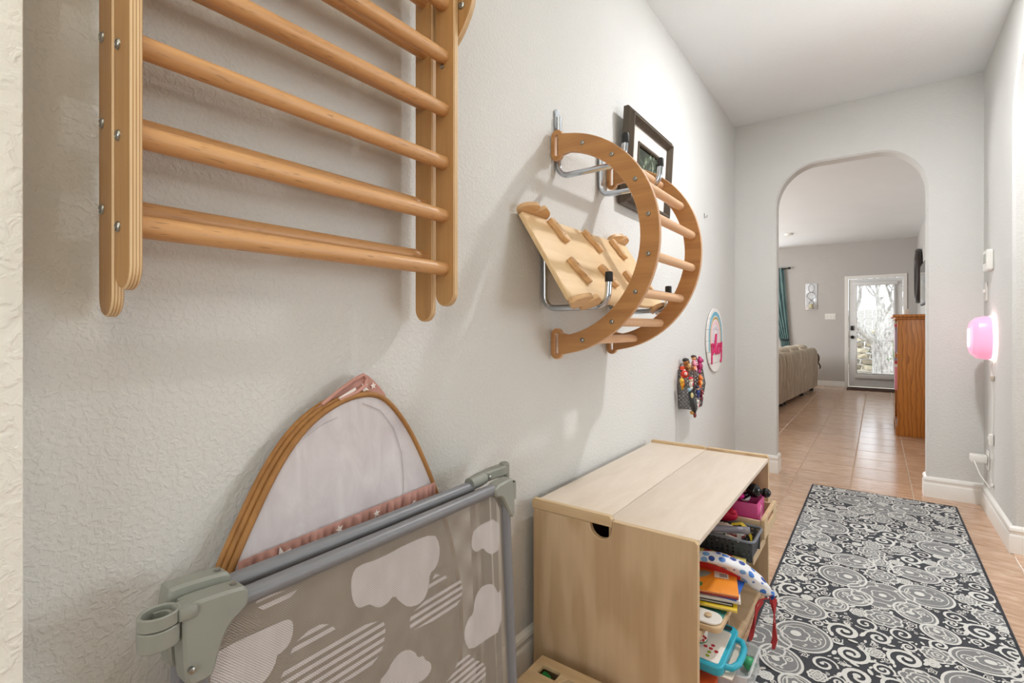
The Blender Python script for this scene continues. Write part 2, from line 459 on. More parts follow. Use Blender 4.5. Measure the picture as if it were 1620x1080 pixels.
# ================================================================== CLIMBING LADDER (folded triangle) ON THE WALL
L = thing('climbing_ladder', 'folded wooden climbing ladder with round beech rungs hung high on the wall', 'climbing frame', (0.08, 0.54, 1.13))
YL0, YL1, TH = 0.2245, 0.8345, 0.0145
def bolt(parent, p, axis, r=0.0075, mat=None):
    b = nb(); s = {'-Y': ('Y', -1), '+Y': ('Y', 1), '+X': ('X', 1)}[axis]
    lathe(b, [(r, 0), (r, 0.0012 * s[1]), (r * 0.82, 0.0032 * s[1]), (r * 0.5, 0.0040 * s[1]), (r * 0.46, 0.0026 * s[1])], p, s[0], 14)
    return obj('bolt', b, mat or M_STEEL, parent)
rails = {}
for nm, x0, x1, zb, zt in (('back', 0.020, 0.079, 1.130, 2.12), ('front', 0.088, 0.150, 1.165, 2.10)):
    for side, y in (('near', YL0), ('away', YL1)):
        b = nb(); prism(b, pill(x0, x1, zb, zt), XZ, y, y + TH, bev=0.0025, medge=1)
        rails[nm, side] = obj('rail', b, [M_RAIL, M_RAILEDGE], L)
for nm, xc, z0 in (('back', 0.050, 1.285), ('front', 0.118, 1.252)):
    for k in range(7):
        z = z0 + 0.1225 * k; b = nb()
        tube(b, [(xc, YL0 + TH * 0.4, z), (xc, YL0 + 0.2, z), (xc, YL1 - 0.2, z), (xc, YL1 + TH * 0.6, z)], 0.0158, 20)
        obj('rung', b, M_BEECH, L)
        bolt(rails[nm, 'near'], (xc - (0.012 if nm == 'front' else 0.012), YL0, z - 0.002), '-Y')
        bolt(rails[nm, 'away'], (xc, YL1 + TH, z), '+Y')
# connecting plates at the top of the folded triangle
for y in (YL0 - 0.0155, YL1 + TH + 0.001):
    b = nb(); prism(b, smooth_poly([(0.10, 1.765), (0.135, 1.768), (0.178, 1.822), (0.196, 1.87), (0.196, 2.05), (0.15, 2.16), (0.05, 2.16), (0.03, 2.05), (0.06, 1.85)], 2), XZ, y, y + 0.0145, bev=0.002, medge=1)
    pl = obj('hinge_plate', b, [M_RAIL, M_RAILEDGE], L)
    bolt(pl, (0.158, y, 1.855), '-Y', 0.009); bolt(pl, (0.10, y, 2.08), '-Y', 0.009)
bolt(rails['front', 'away'], (0.112, YL1, 1.722), '-Y', 0.0055)
for y, wh in ((0.33, 'near'), (0.74, 'far')):          # the wall hangers it rests on, above the frame of the picture
    b = nb(); box(b, 0.0, 0.006, y - 0.015, y + 0.015, 1.98, 2.08, 0.002); tube(b, [(0.004, y, 2.0), (0.05, y, 2.0), (0.058, y, 2.004), (0.060, y, 2.022)], 0.0045, 10)
    tag(obj('ladder_hanger', b, M_CHROME), 'small steel hanger behind the %s top of the wooden ladder' % wh, 'wall hook', 'ladder hangers')

# ================================================================== CHROME UTILITY HOOKS
def utility_hook(label, y, zt, zb, xt, ztip, vis_z=None):
    h = thing('utility_hook', label, 'wall hook', (0.012, y, zb), 'chrome utility hooks on the wall')
    pts = [(0.0125, y, zt - 0.03), (0.0125, y, zb + 0.055)]
    for i in range(1, 9):
        a = PI / 2 * i / 8; pts.append((0.0125 + 0.04 * (1 - math.cos(a)), y, zb + 0.052 - 0.04 * math.sin(a)))
    ex = xt - 0.045
    pts += [(ex * 0.5 + 0.02, y, zb + 0.012), (ex, y, zb + 0.014)]
    for i in range(1, 9):
        a = PI / 2 * i / 8; pts.append((ex + 0.042 * math.sin(a), y, zb + 0.014 + 0.042 * (1 - math.cos(a))))
    pts.append((xt, y, ztip - 0.02))
    b = nb(); tube(b, pts, 0.0105, 16); obj('arm', b, M_CHROME, h)
    b = nb(); prism(b, pill(y - 0.013, y + 0.013, zt - 0.075, zt), YZ, 0.0005, 0.009, bev=0.002); f = obj('flange', b, M_CHROME, h)
    b = nb(); lathe(b, [(0.006, 0.009), (0.006, 0.0115), (0.003, 0.0125)], (0.0, y, zt - 0.035), 'X', 12); obj('screw', b, M_STEEL, f)
    b = nb(); lathe(b, [(0.0118, -0.022), (0.0125, -0.02), (0.0125, 0.006), (0.0105, 0.010)], (xt, y, ztip - 0.008), 'Z', 16); obj('tip_cap', b, M_RUBBER, h)
utility_hook('chrome wall hook at the near top end of the arch', 1.524, 1.895, 1.642, 0.265, 1.748)
utility_hook('chrome wall hook in front of the picture frame holding the arch', 1.857, 1.90, 1.648, 0.262, 1.76)
utility_hook('chrome wall hook with black tip under the near end of the ramp board', 1.433, 1.43, 1.171, 0.25, 1.29)
utility_hook('chrome wall hook under the ramp board behind the arch rungs', 1.953, 1.43, 1.172, 0.26, 1.28)

# ================================================================== CLIMBING ARCH
A = thing('climbing_arch', 'curved wooden climbing arch with round rungs and slotted ends on hooks', 'climbing frame', (0.03, 1.71, 1.005))
AC = (0.010, 1.407); RO, RI = 0.383, 0.320
def arch_outline():
    p = []
    n = 40; a0 = math.radians(80.5)
    for i in range(n + 1):
        a = a0 - 2 * a0 * i / n; p.append((AC[0] + RO * math.cos(a), AC[1] + RO * math.sin(a)))
    def pillend(zc, up):
        q = []; r = 0.0225; cx = 0.0255; hh = 0.054
        # counter-clockwise-less walk round the rounded end, starting on the arch side
        for i in range(9):
            a = -PI * 0.08 - (PI * 0.92) * i / 8
            q.append((cx + r * math.cos(a), zc - hh + r + r * math.sin(a)))
        for i in range(9):
            a = PI - (PI * 0.92) * i / 8
            q.append((cx + r * math.cos(a), zc + hh - r + r * math.sin(a)))
        return q
    low = pillend(1.061, False); top = pillend(1.753, True)
    p += low
    for i in range(n + 1):
        a = -a0 + 2 * a0 * i / n; p.append((AC[0] + RI * math.cos(a * 0.972), AC[1] + RI * math.sin(a * 0.972)))
    p += top
    return p
slots = [pill(0.0195, 0.0315, zc - 0.037, zc + 0.037, n=6) for zc in (1.061, 1.753)]
panels = []
for y in (1.486, 1.931):
    b = nb(); prism(b, arch_outline(), XZ, y, y + 0.0175, holes=slots, bev=0.002, medge=1)
    panels.append(obj('side_panel', b, [M_ARCHFACE, M_ARCHEDGE], A))
for k in range(8):
    a = math.radians(70.5 - 20.15 * k)
    x, z = AC[0] + 0.352 * math.cos(a), AC[1] + 0.352 * math.sin(a)
    b = nb(); tube(b, [(x, 1.496, z), (x, 1.62, z), (x, 1.82, z), (x, 1.938, z)], 0.0155, 18); obj('rung', b, M_ARCHRUNG, A)
    bolt(panels[0], (x, 1.486, z), '-Y', 0.0078); bolt(panels[1], (x, 1.9485, z), '+Y', 0.0078)

# ================================================================== RAMP BOARD WITH CLIMBING HOLDS
RB = thing('climbing_ramp', 'birch ramp board with wavy wooden climbing holds resting on hooks', 'climbing board', (0.2, 1.65, 1.18))
BP = Vector((0.031, 1.264, 1.482)); BD = Vector((0.535, 0, -0.845)); BN = Vector((0.845, 0, 0.535)); BL = 0.333
def brd(s, t, h): return BP + Vector((0, s, 0)) + BD * t + BN * h
b = nb(); prism(b, rrect(0, 0.80, 0, BL, 0.012), brd, -0.015, 0.0, bev=0.002); obj('board', b, M_BOARD, RB)
def hold(s, t, kind, flip=1):
    sh_ = {0: [(-0.012, -0.045), (0.010, -0.048), (0.016, -0.025), (0.012, 0.0), (0.018, 0.028), (0.012, 0.046), (-0.008, 0.047), (-0.016, 0.03), (-0.010, 0.004), (-0.016, -0.022)],
           1: [(-0.014, -0.048), (0.004, -0.05), (0.010, -0.02), (0.020, 0.004), (0.022, 0.034), (0.014, 0.047), (0.0, 0.046), (0.002, 0.02), (-0.010, 0.0), (-0.016, -0.028)],
           2: [(-0.010, -0.05), (0.012, -0.046), (0.018, -0.018), (0.008, 0.006), (0.016, 0.03), (0.008, 0.05), (-0.012, 0.046), (-0.018, 0.022), (-0.012, 0.0), (-0.018, -0.024)]}[kind]
    p = smooth_poly([(s + a * 1.15 * flip + c * 0.35, t + c * 0.98) for a, c in sh_], 2)
    b = nb(); prism(b, p, brd, 0.0, 0.019, bev=0.0025); hd = obj('climbing_hold', b, M_HOLD, RB)
    for dt in (-0.02, 0.022):
        b = nb(); c = brd(s + dt * 0.35, t + dt, 0.0)
        ring = [b.verts.new(brd(s + dt * 0.35 + 0.003 * math.cos(q), t + dt + 0.003 * math.sin(q), 0.0193)) for q in [2 * PI * i / 8 for i in range(8)]]
        b.faces.new(ring); obj('screw_hole', b, M_BLACK, hd)
for s, t, k in ((0.172, 0.052, 0), (0.414, 0.056, 1), (0.645, 0.055, 2), (0.735, 0.06, 0), (0.150, 0.222, 1), (0.366, 0.22, 0), (0.575, 0.225, 2), (0.70, 0.215, 1)):
    if (s, t) == (0.735, 0.06): continue
    hold(s, t, k)
def clip(s0, t0, t1):
    p = [(s0 + 0.082 * math.cos(a), 0.004 + 0.036 * math.sin(a)) for a in [2 * PI * i / 36 for i in range(36)]]
    # slot cut from the upper rim for hanging on a rung, and a bite in the lower rim
    q = []
    for x, y in p:
        if y > 0.03 and abs(x - s0 - 0.006) < 0.016:
            continue
        if y < -0.024 and abs(x - s0 + 0.004) < 0.018:
            continue
        q.append((x, y))
    i = max(range(len(q)), key=lambda k: (q[k][0] - q[k - 1][0]) ** 2 + (q[k][1] - q[k - 1][1]) ** 2 if q[k][1] > 0 else 0)
    q[i:i] = [(s0 + 0.022, 0.034), (s0 + 0.004, 0.012), (s0 - 0.008, 0.014), (s0 - 0.002, 0.033)]
    i = max(range(len(q)), key=lambda k: (q[k][0] - q[k - 1][0]) ** 2 + (q[k][1] - q[k - 1][1]) ** 2 if q[k][1] < 0 else 0)
    q[i:i] = [(s0 - 0.02, -0.026), (s0 - 0.008, -0.014), (s0 + 0.006, -0.014), (s0 + 0.014, -0.026)]
    b = nb(); prism(b, q, lambda a, h, t: BP + Vector((0, a, 0)) + BN * h + BD * t, t0, t1, bev=0.0015)
    obj('rung_clip', b, M_HOLD, RB)
for s0 in (0.075, 0.725):
    clip(s0, -0.016, -0.001); clip(s0, BL + 0.001, BL + 0.016)

# ================================================================== PICTURE FRAME
F_ = thing('picture_frame', 'dark wood picture frame with white mat hanging behind the climbing arch', 'picture', (0.03, 2.32, 1.66))
M_FRAME = wood('dark_frame', (92, 80, 66), (52, 44, 36), 'Z', 0.4, 24)
M_MAT = plain('mat_board', (228, 222, 214), 0.8, var=0.02)
def fr(y, z, x): return Vector((x + 0.012 + (z - 1.65) * 0.055, y, z))
def moulding(y0, y1, z0, z1, w_, prof, mat, parent, name):
    """four mitred bars"""
    cs = [(y0, z0), (y1, z0), (y1, z1), (y0, z1)]
    for i in range(4):
        a, c = cs[i], cs[(i + 1) % 4]; b = nb(); L0 = []; L1 = []
        for d, h in prof:
            def ins(p): return (p[0] + (d if p[0] == y0 else -d), p[1] + (d if p[1] == z0 else -d))
            L0.append(b.verts.new(fr(*ins(a), h))); L1.append(b.verts.new(fr(*ins(c), h)))
        n = len(prof)
        for k in range(n): b.faces.new((L0[k], L0[(k + 1) % n], L1[(k + 1) % n], L1[k]))
        b.faces.new(L0); b.faces.new(L1[::-1]); obj(name, b, mat, parent, ang=20)
FY0, FY1, FZ0, FZ1 = 2.035, 2.60, 1.665, 2.085
moulding(FY0, FY1, FZ0, FZ1, 0.05, [(0.0, 0.0), (0.0, 0.020), (0.004, 0.026), (0.010, 0.022), (0.018, 0.030), (0.026, 0.042), (0.034, 0.042), (0.048, 0.024), (0.050, 0.018), (0.050, 0.0)], M_FRAME, F_, 'frame_bar')
b = nb(); prism(b, [(FY0 + .045, FZ0 + .045), (FY1 - .045, FZ0 + .045), (FY1 - .045, FZ1 - .045), (FY0 + .045, FZ1 - .045)], fr, 0.004, 0.014,
                holes=[[(FY0 + .15, FZ0 + .12), (FY1 - .15, FZ0 + .12), (FY1 - .15, FZ1 - .12), (FY0 + .15, FZ1 - .12)]]); obj('mat_board', b, M_MAT, F_)
moulding(FY0 + .142, FY1 - .142, FZ0 + .112, FZ1 - .112, 0.012, [(0, 0.012), (0, 0.019), (0.010, 0.019), (0.014, 0.012)], M_FRAME, F_, 'inner_fillet')
m, n, l, bb = base('leafy_print', 0.12, 0, (0.1, 0.12, 0.1))
f = noise(n, l, coords(n, l, (1, 9, 5)), 1.6, 6, 0.7, 1.8)
l.new(ramp(n, l, f, [(0.36, lin((22, 26, 22))), (0.5, lin((58, 70, 54))), (0.58, lin((120, 134, 112))), (0.68, lin((214, 220, 210)))]), bb.inputs['Base Color'])
b = nb(); prism(b, [(FY0 + .14, FZ0 + .11), (FY1 - .14, FZ0 + .11), (FY1 - .14, FZ1 - .11), (FY0 + .14, FZ1 - .11)], fr, 0.002, 0.008); obj('print', b, m, F_)

# ================================================================== ROUND "PLAY" SIGN
S_ = thing('play_sign', 'round white plank sign with a pastel rainbow and the word play', 'sign', (0.006, 3.655, 0.812))
SC = (3.655, 1.035); SR = 0.222
M_SIGN = wood('white_sign_wood', (240, 238, 236), (226, 222, 218), 'Y', 0.6, 14)
cuts = [-SR, -0.158, -0.082, -0.004, 0.074, 0.148, SR]
for a, c in zip(cuts, cuts[1:]):
    p = []
    for i in range(15):
        z = a + (c - 0.0022 - a) * i / 14; p.append((SC[0] + math.sqrt(max(0, SR * SR - z * z)), SC[1] + z))
    for i in range(15):
        z = c - 0.0022 - (c - 0.0022 - a) * i / 14; p.append((SC[0] - math.sqrt(max(0, SR * SR - z * z)), SC[1] + z))
    p2 = []
    for q in p:
        if not p2 or (Vector(q) - Vector(p2[-1])).length > 1e-4: p2.append(q)
    b = nb(); prism(b, p2, YZ, 0.004, 0.0125, bev=0.0006); obj('plank', b, M_SIGN, S_)
b = nb(); prism(b, [(SC[0] + (SR - .004) * math.cos(2 * PI * i / 48), SC[1] + (SR - .004) * math.sin(2 * PI * i / 48)) for i in range(48)], YZ, 0.0005, 0.0045)
obj('backing', b, plain('sign_backing', (90, 78, 66), 0.7), S_)
def band(r0, r1, zc, leg):
    p = [(SC[0] + r1, SC[1] + leg)] + [(SC[0] + r1 * math.cos(PI * i / 24), SC[1] + zc + r1 * math.sin(PI * i / 24)) for i in range(25)] + [(SC[0] - r1, SC[1] + leg), (SC[0] - r0, SC[1] + leg)]
    return p + [(SC[0] - r0 * math.cos(PI * i / 24), SC[1] + zc + r0 * math.sin(PI * i / 24)) for i in range(25)] + [(SC[0] + r0, SC[1] + leg)]
for nm, r0, r1, c in (('blue', .150, .178, (112, 182, 205)), ('gold', .128, .142, (196, 158, 84)), ('pink', .088, .118, (240, 206, 214)), ('lilac', .056, .074, (214, 206, 222))):
    b = nb(); prism(b, band(r0, r1, 0.020, -0.075), YZ, 0.0122, 0.0132); o = obj('rainbow_band', b, plain('paint_' + nm, c, 0.6), S_); o['label'] = nm + ' rainbow band'
M_MAG = plain('magenta_letters', (214, 26, 104), 0.35)
def letter(strokes):
    b = nb()
    for s in strokes:
        q = [Vector((0.0195, SC[0] + a - 0.036, SC[1] + c)) for a, c in s]
        tube(b, q, 0.0085, 8)
    for v in b.verts: v.co.x = 0.0125 + (v.co.x - 0.009) * 0.5
    o = obj('letter', b, M_MAG, S_); return o
letter([[(-.085, -.025), (-.078, -.05), (-.076, -.10), (-.078, -.165)], [(-.076, -.05), (-.058, -.026), (-.036, -.030), (-.028, -.058), (-.038, -.086), (-.058, -.096), (-.074, -.084)]])
letter([[(-.008, -.09), (.006, -.02), (.026, .038), (.040, .042), (.036, .01), (.018, -.045), (.018, -.086), (.030, -.097), (.044, -.085)]])
letter([[(.104, -.036), (.086, -.026), (.068, -.045), (.062, -.076), (.072, -.096), (.090, -.090), (.104, -.062), (.110, -.028), (.110, -.084), (.124, -.097)]])
letter([[(.142, -.020), (.143, -.055), (.152, -.082), (.168, -.078), (.182, -.044), (.188, -.016)], [(.188, -.016), (.184, -.075), (.176, -.132), (.162, -.158), (.150, -.148)]])

# ================================================================== WIRE WALL BASKET WITH LITTLE TOYS
WB = thing('wire_basket', 'grey wire mesh wall basket full of small toy figures', 'basket', (0.05, 3.0, 0.635))
def wire_mesh_mat():
    m, n, l, b = base('wire_mesh', 0.4, 0.8, lin((120, 118, 118)))
    t = n.new('ShaderNodeTexCoord'); sx = n.new('ShaderNodeSeparateXYZ'); l.new(t.outputs['Object'], sx.inputs[0])
    sm = n.new('ShaderNodeMath'); sm.operation = 'ADD'; l.new(sx.outputs[0], sm.inputs[0]); l.new(sx.outputs[1], sm.inputs[1])
    def sn(sock):
        mu = n.new('ShaderNodeMath'); mu.operation = 'MULTIPLY'; mu.inputs[1].default_value = 2 * PI / 0.022; l.new(sock, mu.inputs[0])
        q = n.new('ShaderNodeMath'); q.operation = 'SINE'; l.new(mu.outputs[0], q.inputs[0]); return q.outputs[0]
    mn = n.new('ShaderNodeMath'); mn.operation = 'MULTIPLY'; l.new(sn(sm.outputs[0]), mn.inputs[0]); l.new(sn(sx.outputs[2]), mn.inputs[1])
    lt = n.new('ShaderNodeMath'); lt.operation = 'LESS_THAN'; lt.inputs[1].default_value = 0.22; l.new(mn.outputs[0], lt.inputs[0])
    l.new(lt.outputs[0], b.inputs['Alpha']); return m
M_WIRE = wire_mesh_mat(); M_WIRED = plain('wire_frame', (112, 110, 110), 0.35, 0.8)
# box pocket that bulges at mid height: near side, front and far side of mesh
bp_ = [(0.004, 2.86), (0.100, 2.86), (0.100, 3.07), (0.004, 3.07)]
zs_ = [0.655, 0.79, 0.875]
def ring_z(i, z):
    x, y = bp_[i]; k = {0.655: 0.84, 0.79: 1.0, 0.875: 0.87}[z]
    return Vector((0.004 + (x - 0.004) * k, 2.965 + (y - 2.965) * k, z))
b = nb(); g = [[b.verts.new(ring_z(i, z)) for i in range(4)] for z in zs_]
for a, c in zip(g, g[1:]):
    for k in range(3): b.faces.new((a[k], a[k + 1], c[k + 1], c[k]))
b.faces.new(g[0]); obj('mesh_pocket', b, M_WIRE, WB, smooth=False)
b = nb()
for z in zs_: tube(b, [ring_z(i, z) for i in range(4)], 0.0024, 6, closed=True)
for i in range(4): tube(b, [ring_z(i, z) for z in zs_], 0.0022, 6)
tube(b, [(0.004, 2.92, 0.875), (0.004, 2.92, 0.91), (0.004, 3.01, 0.91), (0.004, 3.01, 0.875)], 0.002, 6)
obj('rim', b, M_WIRED, WB)
TOYP = {}
def pl(c, rough=0.4):
    k = 'toy_%d_%d_%d' % c
    return plain(k, c, rough, var=0.05)
def toy_figure(name, label, p, c1, c2, c3, h=0.075, tilt=0.0, ears=True, roll=0.0):
    """small moulded figure: legs, body, arms, head with snout and ears or a cap"""
    b = nb(); s = h / 0.075
    for sy in (-1, 1):
        ell(b, (0, sy * .008, .008), (.007, .007, .011), 0); ell(b, (.004, sy * .014, .034), (.006, .0055, .012), 0)
    ell(b, (0, 0, .030), (.013, .0145, .020), 0); ell(b, (.006, 0, .030), (.009, .010, .014), 1)
    ell(b, (.001, 0, .058), (.0135, .0145, .0135), 2); ell(b, (.012, 0, .055), (.006, .006, .0045), 1)
    if ears:
        for sy in (-1, 1): ell(b, (-.001, sy * .011, .071), (.004, .0055, .0065), 2)
    else:
        ell(b, (-.001, 0, .066), (.0145, .0155, .009), 1)
    for sy in (-1, 1): ell(b, (.0135, sy * .0055, .061), (.0018, .0018, .0022), 3, 6, 5)
    M = Matrix.Translation(Vector(p)) @ Matrix.Rotation(tilt, 4, 'X') @ Matrix.Rotation(roll, 4, 'Y') @ Matrix.Scale(s, 4)
    bmesh.ops.transform(b, matrix=M, verts=b.verts)
    o = obj(name, b, [pl(c1), pl(c2), pl(c3), M_BLACK], origin=p)
    return tag(o, label, 'toy figure', 'toys in the wire basket')
TF = 'toy_figure'
toy_figure(TF, 'brown toy figure with black cap sticking up left in the wire basket', (0.036, 2.915, 0.845), (140, 84, 38), (40, 34, 30), (176, 116, 60), 0.10, 0.1, False)
toy_figure(TF, 'dark-haired toy figure standing tallest in the wire basket', (0.058, 2.985, 0.875), (214, 150, 104), (60, 42, 32), (226, 166, 120), 0.085, 0.0, False)
toy_figure(TF, 'pink headed toy figure in the middle of the wire basket', (0.076, 2.93, 0.845), (232, 152, 104), (236, 170, 190), (238, 156, 180), 0.085, -0.1)
toy_figure(TF, 'magenta toy animal with ears at the right rim of the wire basket', (0.088, 2.99, 0.855), (176, 40, 104), (150, 32, 88), (190, 50, 116), 0.095, -0.15)
toy_figure(TF, 'spotted tan toy animal leaning in the wire basket', (0.058, 2.905, 0.84), (170, 120, 66), (66, 48, 36), (196, 150, 96), 0.075, 0.2)
toy_figure(TF, 'yellow toy figure on the left side of the wire basket', (0.040, 2.842, 0.775), (226, 164, 40), (220, 120, 40), (232, 184, 60), 0.07, 0.5)
toy_figure(TF, 'orange toy animal at the right front of the wire basket', (0.112, 2.913, 0.775), (228, 118, 44), (240, 190, 120), (230, 124, 50), 0.075, -0.2)
toy_figure(TF, 'white and red toy figure clipped at the near corner of the wire basket', (0.086, 2.842, 0.775), (232, 226, 214), (196, 40, 60), (240, 220, 196), 0.07, 0.1, False)
toy_figure(TF, 'blue toy figure caught in the front of the wire basket', (0.113, 2.886, 0.73), (52, 70, 140), (40, 40, 60), (220, 180, 160), 0.068, 0.3, False)
toy_figure(TF, 'maroon toy figure below the blue one on the wire basket', (0.113, 2.94, 0.705), (120, 32, 52), (220, 214, 208), (150, 60, 70), 0.06, -0.3)
toy_figure(TF, 'white and crimson toy figure low on the front of the wire basket', (0.106, 2.90, 0.655), (226, 222, 220), (170, 40, 70), (230, 226, 220), 0.06, 0.2)
# hanging dark toy with a tail under the basket, red round toys
b = nb(); pts = [(0.082, 2.838, 0.765), (0.090, 2.836, 0.735), (0.096, 2.836, 0.70), (0.103, 2.838, 0.665), (0.106, 2.84, 0.645)]
tube(b, pts, [0.012, 0.017, 0.018, 0.016, 0.007], 12, mi=0); ell(b, (0.078, 2.832, 0.772), (.011, .011, .013), 1); ell(b, (0.096, 2.822, 0.742), (.008, .006, .016), 2)
ell(b, (0.092, 2.836, 0.645), (.012, .010, .012), 3); ell(b, (0.106, 2.84, 0.632), (.009, .010, .016), 4)
tag(obj('toy_creature', b, [pl((46, 46, 48)), pl((150, 190, 210)), pl((226, 214, 150)), pl((210, 160, 84)), pl((110, 40, 36))], origin=(0.10, 2.84, 0.62)), 'charcoal toy creature dangling from the near corner of the wire basket', 'toy figure', 'toys in the wire basket')
b = nb(); lathe(b, [(.010, 0), (.017, .004), (.017, .028), (.014, .03), (.014, .045), (.010, .05)], (0.022, 2.89, 0.848), 'Z', 14)
for f in b.faces:
    if f.calc_center_median().z > 0.876: f.material_index = 1
tag(obj('toy_bottle', b, [pl((44, 40, 40)), pl((222, 74, 44))], origin=(0.022, 2.89, 0.848)), 'black toy bottle with orange-red cap at the left of the wire basket', 'toy')
b = nb(); ell(b, (0.040, 2.868, 0.853), (.022, .020, .022), 0, 14, 10); ell(b, (0.052, 2.852, 0.858), (.009, .008, .010), 1); ell(b, (0.040, 2.868, 0.876), (.007, .007, .006), 1)
tag(obj('toy_ball', b, [pl((216, 52, 36)), pl((238, 200, 190))], origin=(0.04, 2.868, 0.831)), 'round red toy on top of the wire basket near side', 'toy')

b = nb(); q = Vector((0.0005, 3.416, 1.864)); box(b, 0.0003, 0.0025, q.y - .006, q.y + .006, q.z - .016, q.z + .016, .0008)
tube(b, [q + Vector((.001, 0, -.006)), q + Vector((.012, 0, -.014)), q + Vector((.018, 0, -.010)), q + Vector((.019, 0, .002))], .0022, 8)
tag(obj('nail_hook', b, M_STEEL, origin=q), 'tiny grey picture hook alone on the wall right of the arch', 'wall hook')

# ================================================================== FOLDED MESH SAFETY GATE
GT = thing('safety_gate', 'folded grey safety gate with cloud-print mesh leaning against the wall', 'safety gate', (0.19, 0.65, 0.0))
M_GTUBE = plain('gate_tube', (120, 121, 125), 0.38, var=0.03)
M_GPLAS = plain('gate_plastic', (138, 140, 131), 0.45, var=0.03)
def net_mat(name, rgb, pitch, cover, tr=0.0):
    """woven net: threads with see-through holes between them"""
    m, n, l, b = base(name, 0.6, 0, lin(rgb), 0.2)
    t = n.new('ShaderNodeTexCoord'); sx = n.new('ShaderNodeSeparateXYZ'); l.new(t.outputs['Object'], sx.inputs[0])
    def wv(sock, k, add=None):
        mu = n.new('ShaderNodeMath'); mu.operation = 'MULTIPLY'; mu.inputs[1].default_value = 2 * PI / k; l.new(sock, mu.inputs[0])
        if add is not None:
            ad = n.new('ShaderNodeMath'); ad.operation = 'ADD'; l.new(mu.outputs[0], ad.inputs[0]); l.new(add, ad.inputs[1]); mu = ad
        s = n.new('ShaderNodeMath'); s.operation = 'SINE'; l.new(mu.outputs[0], s.inputs[0]); return s.outputs[0]
    a = wv(sx.outputs[1], pitch); c = wv(sx.outputs[2], pitch)
    pr = n.new('ShaderNodeMath'); pr.operation = 'MULTIPLY'; l.new(a, pr.inputs[0]); l.new(c, pr.inputs[1])
    lt = n.new('ShaderNodeMath'); lt.operation = 'LESS_THAN'; lt.inputs[1].default_value = cover; l.new(pr.outputs[0], lt.inputs[0])
    l.new(lt.outputs[0], b.inputs['Alpha'])
    f = noise(n, l, coords(n, l, (1, 7, 2.2)), 3, 3)
    l.new(ramp(n, l, f, [(0.3, tuple(x * 0.86 for x in lin(rgb))), (0.7, lin(rgb))]), b.inputs['Base Color'])
    return m
M_NET = net_mat('grey_net', (166, 156, 144), 0.0042, 0.14)
M_CLOUD = net_mat('cloud_net', (212, 206, 204), 0.0042, 0.34)
M_NETBAND = net_mat('net_hem', (84, 86, 90), 0.0042, 0.6)
def gx(z, x0=0.150): return x0 + (0.705 - z) * 0.05
def gate_panel(x0, z1, y0, y1, front):
    def P(y, z, d=0.0): return Vector((gx(z, x0) + d, y, z))
    p = obj('frame_rail', tube(nb(), [P(y0 + 0.04, z1), P((y0 + y1) / 2, z1 + 0.001), P(y1 - 0.05, z1 + 0.004)], 0.0138, 18), M_GTUBE, GT)
    p['label'] = 'round grey top rail'
    obj('frame_rail', tube(nb(), [P(y0, 0.05), P((y0 + y1) / 2, 0.05), P(y1, 0.05)], 0.0138, 18), M_GTUBE, GT)
    for y in (y0, y1):
        obj('frame_post', tube(nb(), [P(y, z1 - 0.03), P(y, z1 * 0.5), P(y, 0.03)], 0.0138, 18), M_GTUBE, GT)
    b = nb(); q = [(y0 + 0.012, 0.06), (y1 - 0.012, 0.06), (y1 - 0.012, z1 - 0.008), (y0 + 0.012, z1 - 0.008)]
    b.faces.new([b.verts.new(P(a, c)) for a, c in q]); net = obj('net', b, M_NET, GT, smooth=False)
    b = nb(); q = [(y1 - 0.055, 0.06), (y1 - 0.034, 0.06), (y1 - 0.034, z1 - 0.008), (y1 - 0.055, z1 - 0.008)]
    b.faces.new([b.verts.new(P(a, c, -0.0006)) for a, c in q]); obj('net_hem', b, M_NETBAND, net, smooth=False)
    obj('foot', bx(gx(0, x0) - 0.02, gx(0, x0) + 0.02, y0 - 0.02, y0 + 0.03, 0.0, 0.035, 0.006), M_GPLAS, GT)
    obj('foot', bx(gx(0, x0) - 0.02, gx(0, x0) + 0.02, y1 - 0.03, y1 + 0.02, 0.0, 0.035, 0.006), M_GPLAS, GT)
    return net
ZR = 0.706
netf = gate_panel(0.150, ZR, 0.300, 1.022, True)
netr = gate_panel(0.112, 0.716, 0.296, 0.985, False)
